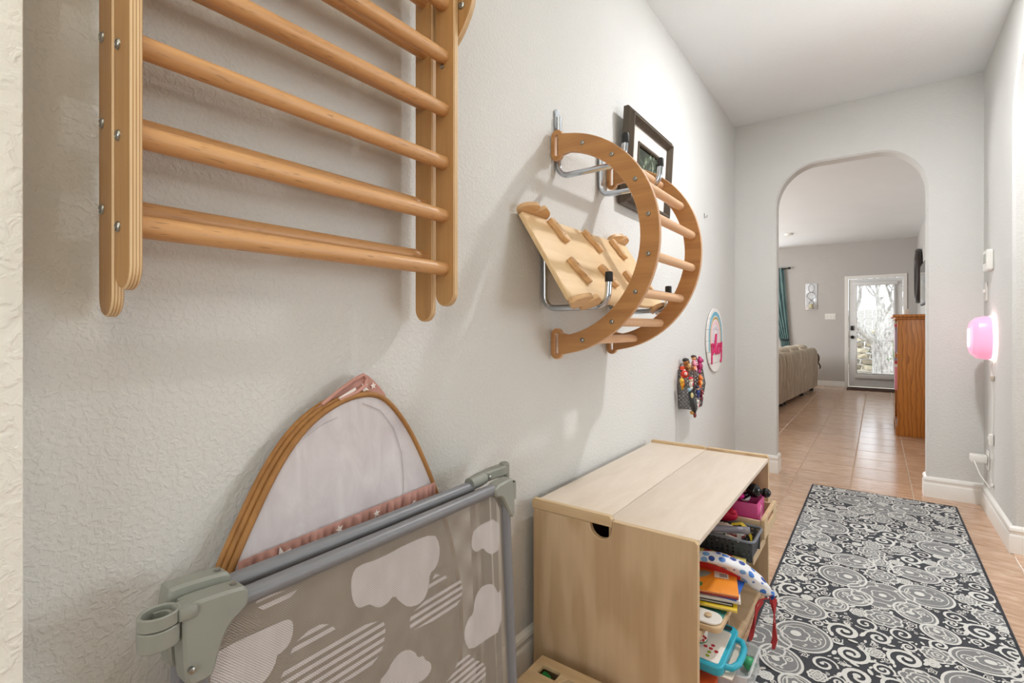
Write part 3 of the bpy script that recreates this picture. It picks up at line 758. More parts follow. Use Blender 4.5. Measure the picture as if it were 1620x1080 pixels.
clouds = [
 [(0.571, 0.675), (0.621, 0.669), (0.691, 0.674), (0.768, 0.67), (0.783, 0.642), (0.782, 0.615), (0.77, 0.595), (0.751, 0.591), (0.748, 0.566), (0.735, 0.545), (0.717, 0.54), (0.689, 0.547), (0.668, 0.566), (0.654, 0.587), (0.636, 0.577), (0.614, 0.578), (0.597, 0.594), (0.585, 0.596), (0.572, 0.597), (0.56, 0.611), (0.555, 0.637), (0.558, 0.662)],
 [(0.888, 0.616), (0.899, 0.639), (0.995, 0.638), (0.994, 0.559), (0.968, 0.553), (0.944, 0.564), (0.928, 0.584), (0.906, 0.579), (0.888, 0.594)],
 [(0.87, 0.368), (0.852, 0.396), (0.851, 0.425), (0.869, 0.443), (0.885, 0.445), (0.89, 0.474), (0.911, 0.494), (0.946, 0.491), (0.97, 0.473), (0.979, 0.451), (0.993, 0.461), (0.988, 0.359), (0.924, 0.365)],
 [(0.604, 0.404), (0.612, 0.444), (0.632, 0.45), (0.643, 0.462), (0.662, 0.47), (0.684, 0.466), (0.703, 0.451), (0.71, 0.435), (0.725, 0.433), (0.73, 0.419), (0.745, 0.408), (0.747, 0.392), (0.731, 0.383), (0.707, 0.386)],
 [(0.319, 0.643), (0.362, 0.645), (0.401, 0.643), (0.435, 0.642), (0.444, 0.632), (0.444, 0.615), (0.436, 0.599), (0.422, 0.593), (0.416, 0.594), (0.414, 0.584), (0.407, 0.573), (0.394, 0.563), (0.359, 0.56), (0.317, 0.575)],
 [(0.36, 0.34), (0.37, 0.40), (0.41, 0.43), (0.45, 0.42), (0.48, 0.44), (0.53, 0.42), (0.55, 0.36), (0.5, 0.31), (0.42, 0.30)],
 [(0.60, 0.16), (0.61, 0.22), (0.66, 0.25), (0.70, 0.23), (0.76, 0.25), (0.80, 0.2), (0.78, 0.15)]]
stripes = [
 [(0.69, 0.514), (0.696, 0.532), (0.723, 0.533), (0.742, 0.547), (0.749, 0.574), (0.772, 0.578), (0.797, 0.571), (0.812, 0.546), (0.84, 0.547), (0.852, 0.528), (0.847, 0.497), (0.829, 0.486), (0.756, 0.488), (0.694, 0.493)],
 [(0.778, 0.267), (0.782, 0.346), (0.812, 0.348), (0.82, 0.362), (0.841, 0.371), (0.866, 0.363), (0.883, 0.34), (0.912, 0.32), (0.923, 0.302), (0.92, 0.267)],
 [(0.435, 0.577), (0.442, 0.593), (0.455, 0.603), (0.48, 0.607), (0.504, 0.604), (0.523, 0.584), (0.528, 0.569), (0.55, 0.579), (0.57, 0.575), (0.586, 0.559), (0.619, 0.555), (0.631, 0.541), (0.628, 0.515), (0.616, 0.489), (0.586, 0.478), (0.528, 0.486), (0.414, 0.493), (0.405, 0.528)],
 [(0.381, 0.688), (0.391, 0.692), (0.452, 0.686), (0.454, 0.679), (0.441, 0.672), (0.415, 0.671), (0.394, 0.672)]]
def gp(a, c, h): return Vector((gx(c) + h, a, c))
for c in clouds:
    b = nb(); p = smooth_poly(c, 1); vsx = [b.verts.new(gp(a, z, 0.0008)) for a, z in p]
    es = [b.edges.new((vsx[i], vsx[(i + 1) % len(vsx)])) for i in range(len(vsx))]
    bmesh.ops.triangle_fill(b, use_beauty=True, edges=es); o = obj('cloud_print', b, M_CLOUD, netf, smooth=False)
for c in stripes:
    p = smooth_poly(c, 1); z0 = min(q[1] for q in p); z1 = max(q[1] for q in p); b = nb(); z = z0 + 0.002
    while z < z1:
        def cross(zz):
            xs = []
            for i in range(len(p)):
                a, d = p[i], p[(i + 1) % len(p)]
                if (a[1] <= zz) != (d[1] <= zz): xs.append(a[0] + (d[0] - a[0]) * (zz - a[1]) / (d[1] - a[1]))
            return sorted(xs)
        lo, hi = cross(z), cross(min(z + 0.0075, z1 - 1e-4))
        if len(lo) == len(hi):
            for i in range(0, len(lo) - 1, 2):
                b.faces.new([b.verts.new(gp(*q, 0.0008)) for q in ((lo[i], z), (lo[i + 1], z), (hi[i + 1], z + 0.0075), (hi[i], z + 0.0075))])
        z += 0.0145
    o = obj('cloud_print', b, M_CLOUD, netf, smooth=False); o['label'] = 'cloud printed in stripes'
# corner brackets: near end with the hinge barrel
def bracket(outline, x0, x1, name='corner_bracket'):
    b = nb(); prism(b, outline, lambda a, c, h: Vector((gx(c, 0.0) + h, a, c)), x0, x1, bev=0.004); return obj(name, b, M_GPLAS, GT)
brn = [(0.278, 0.733), (0.300, 0.735), (0.350, 0.731), (0.366, 0.727), (0.368, 0.705), (0.360, 0.695), (0.340, 0.685), (0.326, 0.660), (0.318, 0.630), (0.312, 0.622), (0.284, 0.624), (0.280, 0.640)]
k = bracket(smooth_poly(brn, 1), 0.131, 0.169)
b = nb(); lathe(b, [(.0045, .7285), (.0045, .7325), (.003, .7335)], (0.150, 0.352, 0.0), 'Z', 12); obj('screw', b, M_STEEL, k)
b = nb(); lathe(b, [(.0045, .168), (.0045, .174), (.003, .175)], (0.003, 0.287, 0.648), 'X', 12); obj('screw', b, M_STEEL, k)
brr = [(a - 0.006, c + 0.012) for a, c in brn]
k = bracket(smooth_poly(brr, 1), 0.094, 0.128)
b = nb(); lathe(b, [(.0045, .740), (.0045, .7445), (.003, .7455)], (0.111, 0.346, 0.0), 'Z', 12); obj('screw', b, M_STEEL, k)
def barrel(yc, xc, z0, z1, ro, ri):
    b = nb(); ring = lambda r: [(xc + r * math.cos(2 * PI * i / 28), yc + 1.15 * r * math.sin(2 * PI * i / 28)) for i in range(28)]
    zm = (z0 + z1) / 2 + 0.004
    for a, c in ((z0, zm - 0.0006), (zm + 0.0006, z1)): prism(b, ring(ro), XY, a, c, holes=[ring(ri)], bev=0.0015)
    box(b, xc - ro * 0.5, xc + ro * 0.9, yc + ro * 0.8, yc + ro * 1.9, zm, z1 - 0.001, 0.003)
    o = obj('hinge_barrel', b, M_GPLAS, GT)
    b = nb(); q = nb(); q.free()
    pts = [(xc + (ri - .003) * math.cos(t), yc + (ri - .001) * math.sin(t)) for t in [0.2 + PI * i / 10 for i in range(11)]]
    pts += [(xc + (ri - .007) * math.cos(t), yc + (ri - .006) * math.sin(t)) for t in [0.2 + PI - PI * i / 10 for i in range(11)]]
    prism(b, pts, XY, z0 + 0.006, z1 - 0.006); obj('latch_lug', b, M_GPLAS, o)
    b = nb(); prism(b, ring(ri + 0.0004), XY, z0 + 0.001, z0 + 0.003); obj('barrel_floor', b, M_BLACK, o)
barrel(0.256, 0.152, 0.690, 0.735, 0.0215, 0.0175)
# far end bracket with its small latch
brf = [(0.965, 0.722), (1.036, 0.727), (1.042, 0.722), (1.044, 0.640), (1.036, 0.626), (1.024, 0.632), (1.004, 0.672), (0.990, 0.692), (0.966, 0.694)]
bracket(smooth_poly(brf, 1), 0.132, 0.168)
b = nb(); pts = [(0.150 + 0.016 * math.cos(t), 1.046 + 0.020 * math.sin(t)) for t in [2 * PI * i / 22 for i in range(22)]]
ins_ = [(0.150 + 0.012 * math.cos(t), 1.046 + 0.016 * math.sin(t)) for t in [2 * PI * i / 22 for i in range(22)]]
prism(b, pts, XY, 0.668, 0.712, holes=[ins_], bev=0.001); o = obj('latch_socket', b, M_GPLAS, GT)
b = nb(); prism(b, ins_, XY, 0.668, 0.700); obj('socket_core', b, M_BLACK, o)
# jointed arm on the rear panel's far end
b = nb(); tube(b, [(0.112, 0.93, 0.727), (0.112, 0.965, 0.730), (0.112, 0.985, 0.732)], [0.016, 0.0175, 0.0165], 16)
prism(b, smooth_poly([(0.100, 0.975), (0.127, 0.975), (0.128, 1.02), (0.130, 1.06), (0.122, 1.085), (0.104, 1.085), (0.098, 1.05)], 2), XY, 0.722, 0.748, bev=0.004)
o = obj('fold_arm', b, M_GPLAS, GT)
b = nb(); lathe(b, [(.006, 0), (.006, .003), (.004, .0045)], (0.1275, 0.990, 0.734), 'X', 12); obj('screw', b, M_STEEL, o)
b = nb(); lathe(b, [(.013, .700), (.014, .702), (.014, .749), (.011, .752)], (0.114, 1.070, 0), 'Z', 18); obj('fold_pivot', b, M_GPLAS, o)

# ================================================================== POP-UP NET TENT BEHIND THE GATE
PT = thing('pop_up_tent', 'folded pink pop-up net tent with tan edging behind the safety gate', 'play tent', (0.09, 0.64, 0.0))
M_TAN = wood('tan_binding', (166, 118, 62), (136, 92, 46), 'Z', 0.6, 30)
M_PINKF = plain('dusty_pink_cloth', (192, 144, 132), 0.75, var=0.12)
M_STAR = plain('white_star_print', (238, 230, 224), 0.75)
def sheer():
    m, n, l, b = base('sheer_net', 0.8, 0, lin((226, 216, 222)), 0.1)
    f = noise(n, l, coords(n, l, (1, 2, 1)), 7, 4, 0.6, 0.8)
    l.new(ramp(n, l, f, [(0.3, lin((210, 202, 206))), (0.7, lin((236, 231, 232)))]), b.inputs['Base Color'])
    b.inputs['Alpha'].default_value = 0.72
    return m
M_SHEER = sheer()
def tx(z, off=0.0): return 0.040 + off + (0.97 - z) * 0.075
half = [(0.383, 0.701), (0.424, 0.777), (0.474, 0.861), (0.527, 0.92), (0.584, 0.955), (0.645, 0.973), (0.702, 0.971), (0.744, 0.942), (0.793, 0.877), (0.834, 0.796), (0.872, 0.705)]
loop = half + [(0.91, 0.58), (0.935, 0.44), (0.92, 0.28), (0.87, 0.14), (0.77, 0.045), (0.64, 0.016), (0.50, 0.045), (0.39, 0.14), (0.325, 0.28), (0.31, 0.44), (0.335, 0.58)]
loop = smooth_poly(loop, 2)
for k, (dx, sc_, dy, dz) in enumerate(((0.0, 1.0, 0.0, 0.0), (-0.009, 1.0, -0.006, 0.002), (-0.017, 1.003, -0.011, 0.003))):
    cy, cz = 0.62, 0.5
    pts = []
    for i, (y, z) in enumerate(loop):
        yy = cy + (y - cy) * sc_ + dy; zz = max(0.016, cz + (z - cz) * sc_ + dz)
        pts.append((tx(zz, dx), yy, zz))
    b = nb(); tube(b, pts, 0.0062, 10, closed=True); obj('edge_binding', b, M_TAN, PT)
b = nb(); ins = offset(loop if area2(loop) > 0 else loop[::-1], 0.004); cx_ = [b.verts.new((tx(z, 0.001), y, z)) for y, z in ins]
es = [b.edges.new((cx_[i], cx_[(i + 1) % len(cx_)])) for i in range(len(cx_))]
bmesh.ops.triangle_fill(b, use_beauty=True, edges=es); obj('net_panel', b, M_SHEER, PT, smooth=False)
b = nb(); ins = offset(loop if area2(loop) > 0 else loop[::-1], 0.006); cx_ = [b.verts.new((tx(z, -0.014), y, z)) for y, z in ins]
es = [b.edges.new((cx_[i], cx_[(i + 1) % len(cx_)])) for i in range(len(cx_))]
bmesh.ops.triangle_fill(b, use_beauty=True, edges=es); obj('net_panel', b, M_SHEER, PT, smooth=False)
# inner seam of the net, drawn as a thin folded hem
b = nb(); tube(b, [(tx(z, 0.003), y, z) for y, z in ((0.52, 0.905), (0.57, 0.928), (0.60, 0.935))], 0.0012, 6)
tube(b, [(tx(z, 0.003), y, z) for y, z in ((0.665, 0.955), (0.71, 0.935), (0.745, 0.89), (0.765, 0.83), (0.768, 0.77), (0.762, 0.725))], 0.0012, 6); obj('net_seam', b, M_SHEER, PT)
# gathered pink band along the bottom of the net
b = nb(); rows = []
NS = 90
for i in range(NS + 1):
    s = i / NS; y = 0.396 + (0.856 - 0.396) * s
    wob = 0.0045 * math.sin(s * 150 + 2 * math.sin(s * 20)) + 0.002 * math.sin(s * 61 + 1)
    zt = 0.7205 + 0.019 * s
    rows.append([b.verts.new((tx(zt, 0.0095) + wob * q, y, zt - d)) for d, q in ((-0.004, 0.2), (0.001, 0.15), (0.004, 0.5), (0.02, 1.0), (0.05, 1.3))])
for a, c in zip(rows, rows[1:]):
    for k in range(4): b.faces.new((a[k], a[k + 1], c[k + 1], c[k]))
rf = obj('pink_ruffle', b, M_PINKF, PT, ang=180)
def star(y, z, r, x, parent, rot=0.3, pts=5):
    b = nb(); p = []
    for i in range(2 * pts):
        q = r if i % 2 == 0 else r * 0.42; a = PI / 2 + rot + PI * i / pts
        p.append((y + q * math.cos(a), z + q * math.sin(a)))
    prism(b, p, YZ, x, x + 0.0008); return obj('star_print', b, M_STAR, parent)
star(0.585, 0.720, 0.0085, tx(0.70, 0.0160), rf); star(0.675, 0.724, 0.0085, tx(0.70, 0.0160), rf, 0.1); star(0.70, 0.710, 0.008, tx(0.70, 0.0160), rf, 0.7)
star(0.468, 0.708, 0.020, tx(0.70, 0.0160), rf, 0.2); star(0.78, 0.718, 0.006, tx(0.70, 0.0160), rf, 0.4)
# pink cloth folded over at the tip
b = nb(); prof = [(0.548, 0.946), (0.60, 0.976), (0.645, 1.003), (0.676, 1.016), (0.690, 1.012), (0.720, 0.985), (0.742, 0.957), (0.72, 0.965), (0.66, 0.978), (0.60, 0.968)]
prism(b, smooth_poly(prof, 2), lambda a, c, h: Vector((0.022 + h + (1.02 - c) * 0.06, a, c)), 0.0, 0.006, bev=0.001); o = obj('pink_tip', b, M_PINKF, PT)
b = nb(); tube(b, [(0.034, 0.575, 0.962), (0.037, 0.61, 0.986), (0.036, 0.645, 1.004), (0.032, 0.675, 1.014), (0.030, 0.684, 1.004), (0.036, 0.676, 0.990), (0.040, 0.65, 0.978), (0.041, 0.61, 0.966)], 0.004, 8); obj('rolled_hem', b, M_PINKF, o)
b = nb(); prism(b, [(0.610, 0.972), (0.650, 0.989), (0.652, 0.984), (0.612, 0.966)], lambda a, c, h: Vector((0.036 + h, a, c)), 0.0, 0.003); obj('care_tag', b, M_STAR, o)
star(0.676, 0.985, 0.013, 0.0335, o, 0.5); star(0.70, 0.988, 0.008, 0.033, o, 0.1)

# ================================================================== WOODEN TOY CABINET
CX0, CX1, CY0, CY1, CZ = 0.034, 0.550, 1.330, 2.390, 0.556; CT = 0.018
CB = thing('toy_cabinet', 'low birch plywood cabinet with flip lid and open toy shelves', 'cabinet', (0.29, 1.86, 0.0))
# side panels: the near one has the half-round finger notch under the lid lip
XS = 0.290
notch = [(XS - 0.018 + 0.036 * math.cos(PI + PI * i / 14) * 1.0, CZ - 0.020 + 0.040 * math.sin(PI + PI * i / 14)) for i in range(15)]
pn = [(CX0, 0.0), (CX1, 0.0), (CX1, CZ - 0.008), (CX1 - 0.008, CZ), (XS + 0.020, CZ), (XS + 0.0185, CZ - 0.002)] + notch[::-1] + [(CX0, CZ - 0.020)]
for y in (CY0, CY1 - CT):
    p = pn if y == CY0 else [(CX0, 0), (CX1, 0), (CX1, CZ + 0.004), (CX1 - 0.008, CZ + 0.012), (XS + 0.004, CZ + 0.012), (XS, CZ), (CX0, CZ - 0.02)]
    b = nb(); prism(b, p, XZ, y, y + CT, bev=0.0015, medge=1); obj('side_panel', b, [M_CAB, M_CABEDGE], CB)
obj('back_panel', bx(CX0, CX0 + 0.012, CY0 + CT, CY1 - CT, 0.0, CZ - 0.02), M_CAB, CB)
obj('base_panel', bx(CX0 + 0.012, CX1 - 0.01, CY0 + CT, CY1 - CT, 0.010, 0.028), M_CAB, CB)
obj('top_panel', bx(XS + 0.0015, CX1 - 0.001, CY0 + CT * 0.0 + 0.018, CY1 - CT, CZ - 0.016, CZ, 0.0015), M_CABTOP, CB)
lid = obj('lid', bx(CX0 - 0.004, XS - 0.0008, CY0 + 0.016, CY1 - 0.016, CZ - 0.016, CZ, 0.0015), M_CABTOP, CB)
for y0, y1 in ((CY0 - 0.001, CY0 + 0.0155), (CY1 - 0.0155, CY1)):
    b = nb(); prism(b, [(CX0 - 0.004, CZ - 0.0185), (XS + 0.017 if y0 < 2 else XS - 0.002, CZ - 0.0185), (XS + 0.017 if y0 < 2 else XS - 0.002, CZ + 0.004), (XS + 0.009 if y0 < 2 else XS - 0.008, CZ + 0.013), (CX0 + 0.002, CZ + 0.013), (CX0 - 0.004, CZ + 0.007)], XZ, y0, y1, bev=0.0015)
    obj('lid_lip', b, M_CABEDGE, lid)
obj('divider', bx(CX0 + 0.012, CX1 - 0.03, 1.795, 1.811, 0.028, 0.205, 0.001), M_CAB, CB)
obj('light_baffle', bx(XS, XS + 0.008, CY0 + CT, CY1 - CT, 0.2065, CZ - 0.0165, 0.0005), M_CAB, CB)  # partition added to block light, so the finger notch looks dark inside
obj('shelf', bx(CX0 + 0.012, CX1 - 0.02, 1.74, CY1 - CT, 0.2055, 0.219, 0.001), M_CAB, CB)
obj('shelf', bx(CX0 + 0.012, CX1 - 0.045, CY0 + CT, 1.738, 0.190, 0.2055, 0.001), M_CAB, CB)
def drawer(x0, x1, y0, y1, z0, z1, label):
    d = thing('drawer_bin', label, 'drawer', ((x0 + x1) / 2, (y0 + y1) / 2, z0))
    obj('side', bx(x0, x1 - 0.012, y0, y0 + 0.010, z0, z1 - 0.012, 0.001), M_CAB, d); obj('side', bx(x0, x1 - 0.012, y1 - 0.010, y1, z0, z1 - 0.012, 0.001), M_CAB, d)
    obj('bottom', bx(x0, x1 - 0.012, y0 + 0.010, y1 - 0.010, z0, z0 + 0.008), M_CAB, d)
    b = nb(); zc = (z0 + z1) / 2 + 0.010; yc = (y0 + y1) / 2; wv_ = (y1 - y0) * 0.26
    slot = rrect(yc - wv_, yc + wv_, zc - 0.011, zc + 0.011, 0.0105)
    prism(b, rrect(y0 - 0.006, y1 + 0.004, z0 - 0.006, z1, 0.010), YZ, x1 - 0.012, x1 + 0.002, holes=[slot], bev=0.0015); obj('front', b, M_CABEDGE, d)
drawer(0.30, 0.582, 2.085, 2.340, 0.318, 0.392, 'birch drawer with slot handle pulled out under the pink box')
drawer(0.30, 0.548, 2.060, 2.300, 0.222, 0.285, 'lower birch drawer bin with slot handle under the dark basket')
obj('drawer_runner', bx(0.10, 0.548, 2.075, 2.372, 0.290, 0.3115, 0.001), M_CAB, CB)

# ---- things on the cabinet shelves
M_PAPER = plain('paper_white', (236, 232, 224), 0.7, var=0.02)
# pink box in the upper drawer
b = nb(); y0, y1, x0, x1, z0, z1 = 2.118, 2.262, 0.36, 0.552, 0.327, 0.430
pk = thing('pink_box', 'magenta-pink open box standing in the upper drawer', 'box', ((x0 + x1) / 2, (y0 + y1) / 2, z0))
M_PKB = plain('pink_card', (206, 70, 140), 0.45)
for q in ((x0, x1, y0, y0 + .004), (x0, x1, y1 - .004, y1), (x0, x0 + .004, y0 + .004, y1 - .004), (x1 - .004, x1, y0 + .004, y1 - .004)):
    obj('wall', bx(*q, z0, z1, 0.0008), M_PKB, pk)
obj('bottom', bx(x0, x1, y0, y1, z0 - 0.001, z0 + .003), M_PKB, pk)
b = nb(); prism(b, [(2.19 + .03 * math.cos(2 * PI * i / 20), .380 + .03 * math.sin(2 * PI * i / 20)) for i in range(20)], YZ, x1, x1 + .0012); obj('printed_emblem', b, plain('pink_emblem', (240, 150, 190), 0.5), pk)
b = nb(); c = Vector((0.525, 2.19, 0.462)); ell(b, c, .028, 0, 18, 12); ell(b, c + Vector((.040, .030, -.010)), .019, 0, 14, 10); tube(b, [c, c + Vector((.02, .015, -.003)), c + Vector((.04, .03, -.010))], .009, 12)
tube(b, [c + Vector((-.018, -.008, -.015)), c + Vector((-.035, -.012, -.028)), c + Vector((-.05, -.015, -.03))], [.010, .012, .009], 12)
tag(obj('black_rattle', b, plain('gloss_black', (16, 16, 18), 0.15), origin=c - Vector((0, 0, .03))), 'glossy black knobbed rattle on top of the pink box', 'toy')
b = nb(); ell(b, (0.47, 2.165, 0.440), (.028, .022, .016), 0, 14, 10); tube(b, [(0.46, 2.16, 0.445), (0.45, 2.13, 0.452), (0.43, 2.12, 0.45)], 0.006, 8)
tag(obj('magenta_toy', b, plain('magenta_plastic', (226, 40, 150), 0.35), origin=(0.47, 2.165, 0.42)), 'bright magenta rattle lying in the pink box', 'toy')
b = nb(); ell(b, (0.492, 2.188, 0.424), (.020, .016, .010), 0, 12, 8); ell(b, (0.505, 2.20, 0.428), (.008, .008, .008), 0)
tag(obj('white_toy', b, M_WHITEP, origin=(0.492, 2.188, 0.414)), 'small white rounded toy between the black toy and pink box rim', 'toy')
b = nb(); ell(b, (0.44, 2.078, 0.385), (.05, .026, .030), 0, 16, 10); ell(b, (0.47, 2.07, 0.40), (.018, .014, .012), 0)
tag(obj('red_pouch', b, plain('crimson_cloth', (206, 22, 66), 0.6), origin=(0.44, 2.078, 0.355)), 'crimson red soft pouch beside the pink box', 'pouch')
# dark perforated basket
DB = thing('plastic_basket', 'charcoal plastic basket with square holes on the shelf', 'basket', (0.43, 1.98, 0.287))
M_DARKP = plain('charcoal_plastic', (58, 62, 66), 0.45)
def perf(ax, a0, a1, h0, h1, z0, z1, na, nz, slope=0.0):
    holes = []
    for i in range(na):
        for j in range(nz):
            ca = a0 + (a1 - a0) * (i + .5) / na; cz = z0 + (z1 - z0) * (j + .55) / nz * 0.92 + 0.004
            r = min((a1 - a0) / na, (z1 - z0) / nz) * 0.27
            holes.append([(ca - r, cz - r), (ca + r, cz - r), (ca + r, cz + r), (ca - r, cz + r)])
    b = nb(); f = (lambda a, c, h: Vector((a, h + slope * (z1 - c), c))) if ax == 'Y' else (lambda a, c, h: Vector((h + slope * (z1 - c), a, c)))
    prism(b, [(a0, z0), (a1, z0), (a1, z1), (a0, z1)], f, h0, h1, holes=holes); return obj('wall', b, M_DARKP, DB, smooth=False)
bz0, bz1 = 0.287, 0.362
perf('Y', 0.30, 0.572, 1.905, 1.909, bz0, bz1, 15, 5, 0.12); perf('Y', 0.30, 0.572, 2.060, 2.064, bz0, bz1, 15, 5, -0.12)
perf('X', 1.907, 2.062, 0.570, 0.574, bz0, bz1, 8, 5, -0.12); perf('X', 1.907, 2.062, 0.302, 0.306, bz0, bz1, 10, 5, 0.12)
obj('bottom', bx(0.306, 0.563, 1.914, 2.054, bz0, bz0 + .004), M_DARKP, DB)
b = nb(); tube(b, [(x, y, bz1) for x, y in rrect(0.306, 0.578, 1.900, 2.068, 0.02)], 0.0048, 8, closed=True); o = obj('rim', b, plain('rim_grey', (110, 116, 124), 0.4), DB)
tag(obj('storage_tin', bx(0.305, 0.54, 1.915, 2.035, 0.2195, 0.2865, 0.006), plain('tin_grey', (120, 112, 104), 0.4)), 'flat grey tin under the charcoal basket', 'tin')
def bundle(name, label, c, r, mats_cols, seed, cat):
    """crumpled cloth: a lumpy shell in printed patches"""
    rnd = random.Random(seed); b = nb(); bmesh.ops.create_icosphere(b, subdivisions=4, radius=1.0)
    ph = [(rnd.uniform(2, 6), rnd.uniform(2, 6), rnd.uniform(2, 6), rnd.uniform(0, 6)) for _ in range(5)]
    for v in b.verts:
        k = 1 + sum(0.07 * math.sin(a * v.co.x + b2 * v.co.y + c2 * v.co.z + d) for a, b2, c2, d in ph)
        v.co = Vector((v.co.x * r[0] * k, v.co.y * r[1] * k, v.co.z * r[2] * k)) + Vector(c)
    o = obj(name, b, mats_cols, origin=(c[0], c[1], c[2] - r[2]), ang=180); return tag(o, label, cat)
m, n, l, bb = base('patterned_cloth', 0.8)
f = noise(n, l, coords(n, l), 34, 2, 0.4, 1.0)
l.new(ramp(n, l, f, [(0.36, lin((150, 40, 44))), (0.42, lin((232, 224, 214))), (0.60, lin((238, 232, 224))), (0.66, lin((40, 40, 42)))]), bb.inputs['Base Color'])
bundle('cloth_pouch', 'crumpled white cloth pouch with red and black print in the charcoal basket', (0.465, 1.965, 0.350), (.070, .042, .034), m, 3, 'pouch')
b = nb()
for dy, s in ((0, 1), (.014, .9), (.03, 1.05)):
    tube(b, [(0.48, 2.002 + dy * .6, 0.372), (0.515, 2.006 + dy * .6, 0.382), (0.535, 2.008 + dy * .6, 0.366), (0.548, 2.005 + dy * s * .6, 0.34), (0.552, 2.002 + dy * s * .6, 0.312)], 0.0024, 6)
tag(obj('jump_rope', b, plain('yellow_cord', (232, 206, 60), 0.5), origin=(0.5, 1.98, 0.29)), 'thin yellow cord coiled in the charcoal basket', 'cord')
m, n, l, bb = base('clear_tube_plastic', 0.12, 0, lin((196, 196, 214))); bb.inputs['Transmission Weight'].default_value = 0.6
b = nb(); a, c = Vector((0.36, 1.875, 0.380)), Vector((0.555, 1.955, 0.384)); tube(b, [a, a.lerp(c, .02), a.lerp(c, .5), a.lerp(c, .9), a.lerp(c, .905), c], [.010, .012, .012, .012, .0135, .0135], 14)
tag(obj('clear_tube', b, m, origin=a), 'clear plastic tube lying across the charcoal basket', 'tube')
# polka dot box
def dots_mat(name, bgc, dots, scale, thr=0.30):
    m, n, l, b = base(name, 0.45)
    v = n.new('ShaderNodeTexVoronoi'); v.inputs['Scale'].default_value = scale; v.inputs['Randomness'].default_value = 0.45
    l.new(coords(n, l), v.inputs['Vector'])
    lt = n.new('ShaderNodeMath'); lt.operation = 'LESS_THAN'; lt.inputs[1].default_value = thr; l.new(v.outputs['Distance'], lt.inputs[0])
    sx = n.new('ShaderNodeSeparateXYZ'); l.new(v.outputs['Color'], sx.inputs[0])
    r = n.new('ShaderNodeValToRGB'); r.color_ramp.interpolation = 'CONSTANT'; els = r.color_ramp.elements
    while len(els) < len(dots): els.new(0.5)
    for i, c in enumerate(dots): els[i].position = i / len(dots); els[i].color = (*lin(c), 1)
    l.new(sx.outputs[0], r.inputs['Fac'])
    l.new(mix(n, l, lt.outputs[0], lin(bgc), r.outputs['Color']), b.inputs['Base Color']); return m
M_POLKA = dots_mat('polka_card', (236, 216, 120), [(40, 120, 60), (214, 50, 40), (226, 110, 40), (120, 170, 60)], 26, 0.36)
M_REDC = plain('red_card', (208, 44, 34), 0.45)
b = nb(); x0, x1, y0, y1, z0, z1 = 0.305, 0.556, 1.802, 1.892, 0.266, 0.306
box(b, x0, x1, y0, y1, z0, z1, 0.001)
for f in b.faces:
    if f.normal.y < -0.7 or f.calc_center_median().z < z0 + 0.002: f.material_index = 1
tag(obj('polka_box', b, [M_POLKA, M_REDC], origin=(x0, y0, z0)), 'yellow card box with coloured polka dots and red side', 'box')
b = nb(); box(b, 0.305, 0.52, 1.83, 1.895, 0.2195, 0.2655, 0.002)
tag(obj('puzzle_box', b, plain('teal_card', (70, 140, 130), 0.5), origin=(0.42, 1.86, 0.2195)), 'dark teal box below the polka dot box', 'box')
# books on the near shelf
def book(label, cover, x0, x1, y0, y1, z, th, rz=0.0, rx=0.0, cat='book', ry=0.0):
    t = thing('book', label, cat, ((x0 + x1) / 2, (y0 + y1) / 2, z)); c = Vector(t.location)
    parts = [obj('cover', bx(x0, x1, y0, y1, z + th - 0.0016, z + th, 0.0005), cover, t), obj('cover', bx(x0, x1, y0, y1, z, z + 0.0016, 0.0005), cover, t),
             obj('pages', bx(x0 + 0.003, x1 - 0.003, y0 + 0.003, y1 - 0.003, z + 0.0016, z + th - 0.0016), M_PAPER, t), obj('spine', bx(x0, x1, y1 - 0.0012, y1, z, z + th), cover, t)]
    t.rotation_euler = (rx, ry, rz); return t, parts
M_ORANGE = plain('orange_cover', (236, 142, 34), 0.4, var=0.05); M_YEL = plain('yellow_black_cover', (222, 190, 30), 0.45); M_BLKC = plain('black_cover', (34, 32, 34), 0.45)
BX0, BX1, BY0, BY1 = 0.330, 0.560, 1.642, 1.812
book('yellow-edged black book low in the book stack', M_YEL, BX0 + .004, BX1 + .004, BY0 - .020, BY1 - .02, 0.236, 0.006, 0.20)
book('black paperback book in the middle of the book stack', M_BLKC, BX0 + .012, BX1 - .012, BY0 - .004, BY1 - .01, 0.2425, 0.008, 0.22)
book('white paperback with bent pages under the orange book', plain('white_cover', (226, 222, 216), 0.5), BX0, BX1 + .006, BY0, BY1, 0.251, 0.009, 0.25)
book('dark red thin book just under the orange book', plain('maroon_cover', (150, 54, 60), 0.5), BX0, BX1, BY0 - .002, BY1, 0.2650, 0.004, 0.25)
t, ps = book('orange picture book with a white sticker on top of the stack', M_ORANGE, BX0, BX1, BY0, BY1, 0.2695, 0.006, 0.265)
o = obj('price_sticker', bx(0.490, 0.535, 1.745, 1.795, 0.2756, 0.2759), M_PAPER, ps[0])
b = nb()
for k in range(9): box(b, 0.506 + k * 0.0026, 0.5068 + k * 0.0026 + (k % 3) * .0005, 1.752, 1.778, 0.2759, 0.27605)
obj('barcode', b, M_BLACK, ps[0], smooth=False)
b = nb(); prism(b, smooth_poly([(0.40, 1.74), (0.43, 1.77), (0.46, 1.785), (0.485, 1.775), (0.47, 1.75), (0.45, 1.73), (0.42, 1.72)], 2), XY, 0.2756, 0.27595); obj('cover_print', b, plain('print_grey', (150, 160, 150), 0.5), ps[0])
b = nb(); prism(b, smooth_poly([(0.42, 1.66), (0.45, 1.665), (0.455, 1.695), (0.43, 1.70)], 2), XY, 0.2756, 0.27595); obj('cover_print', b, plain('print_green', (80, 130, 70), 0.5), ps[0])
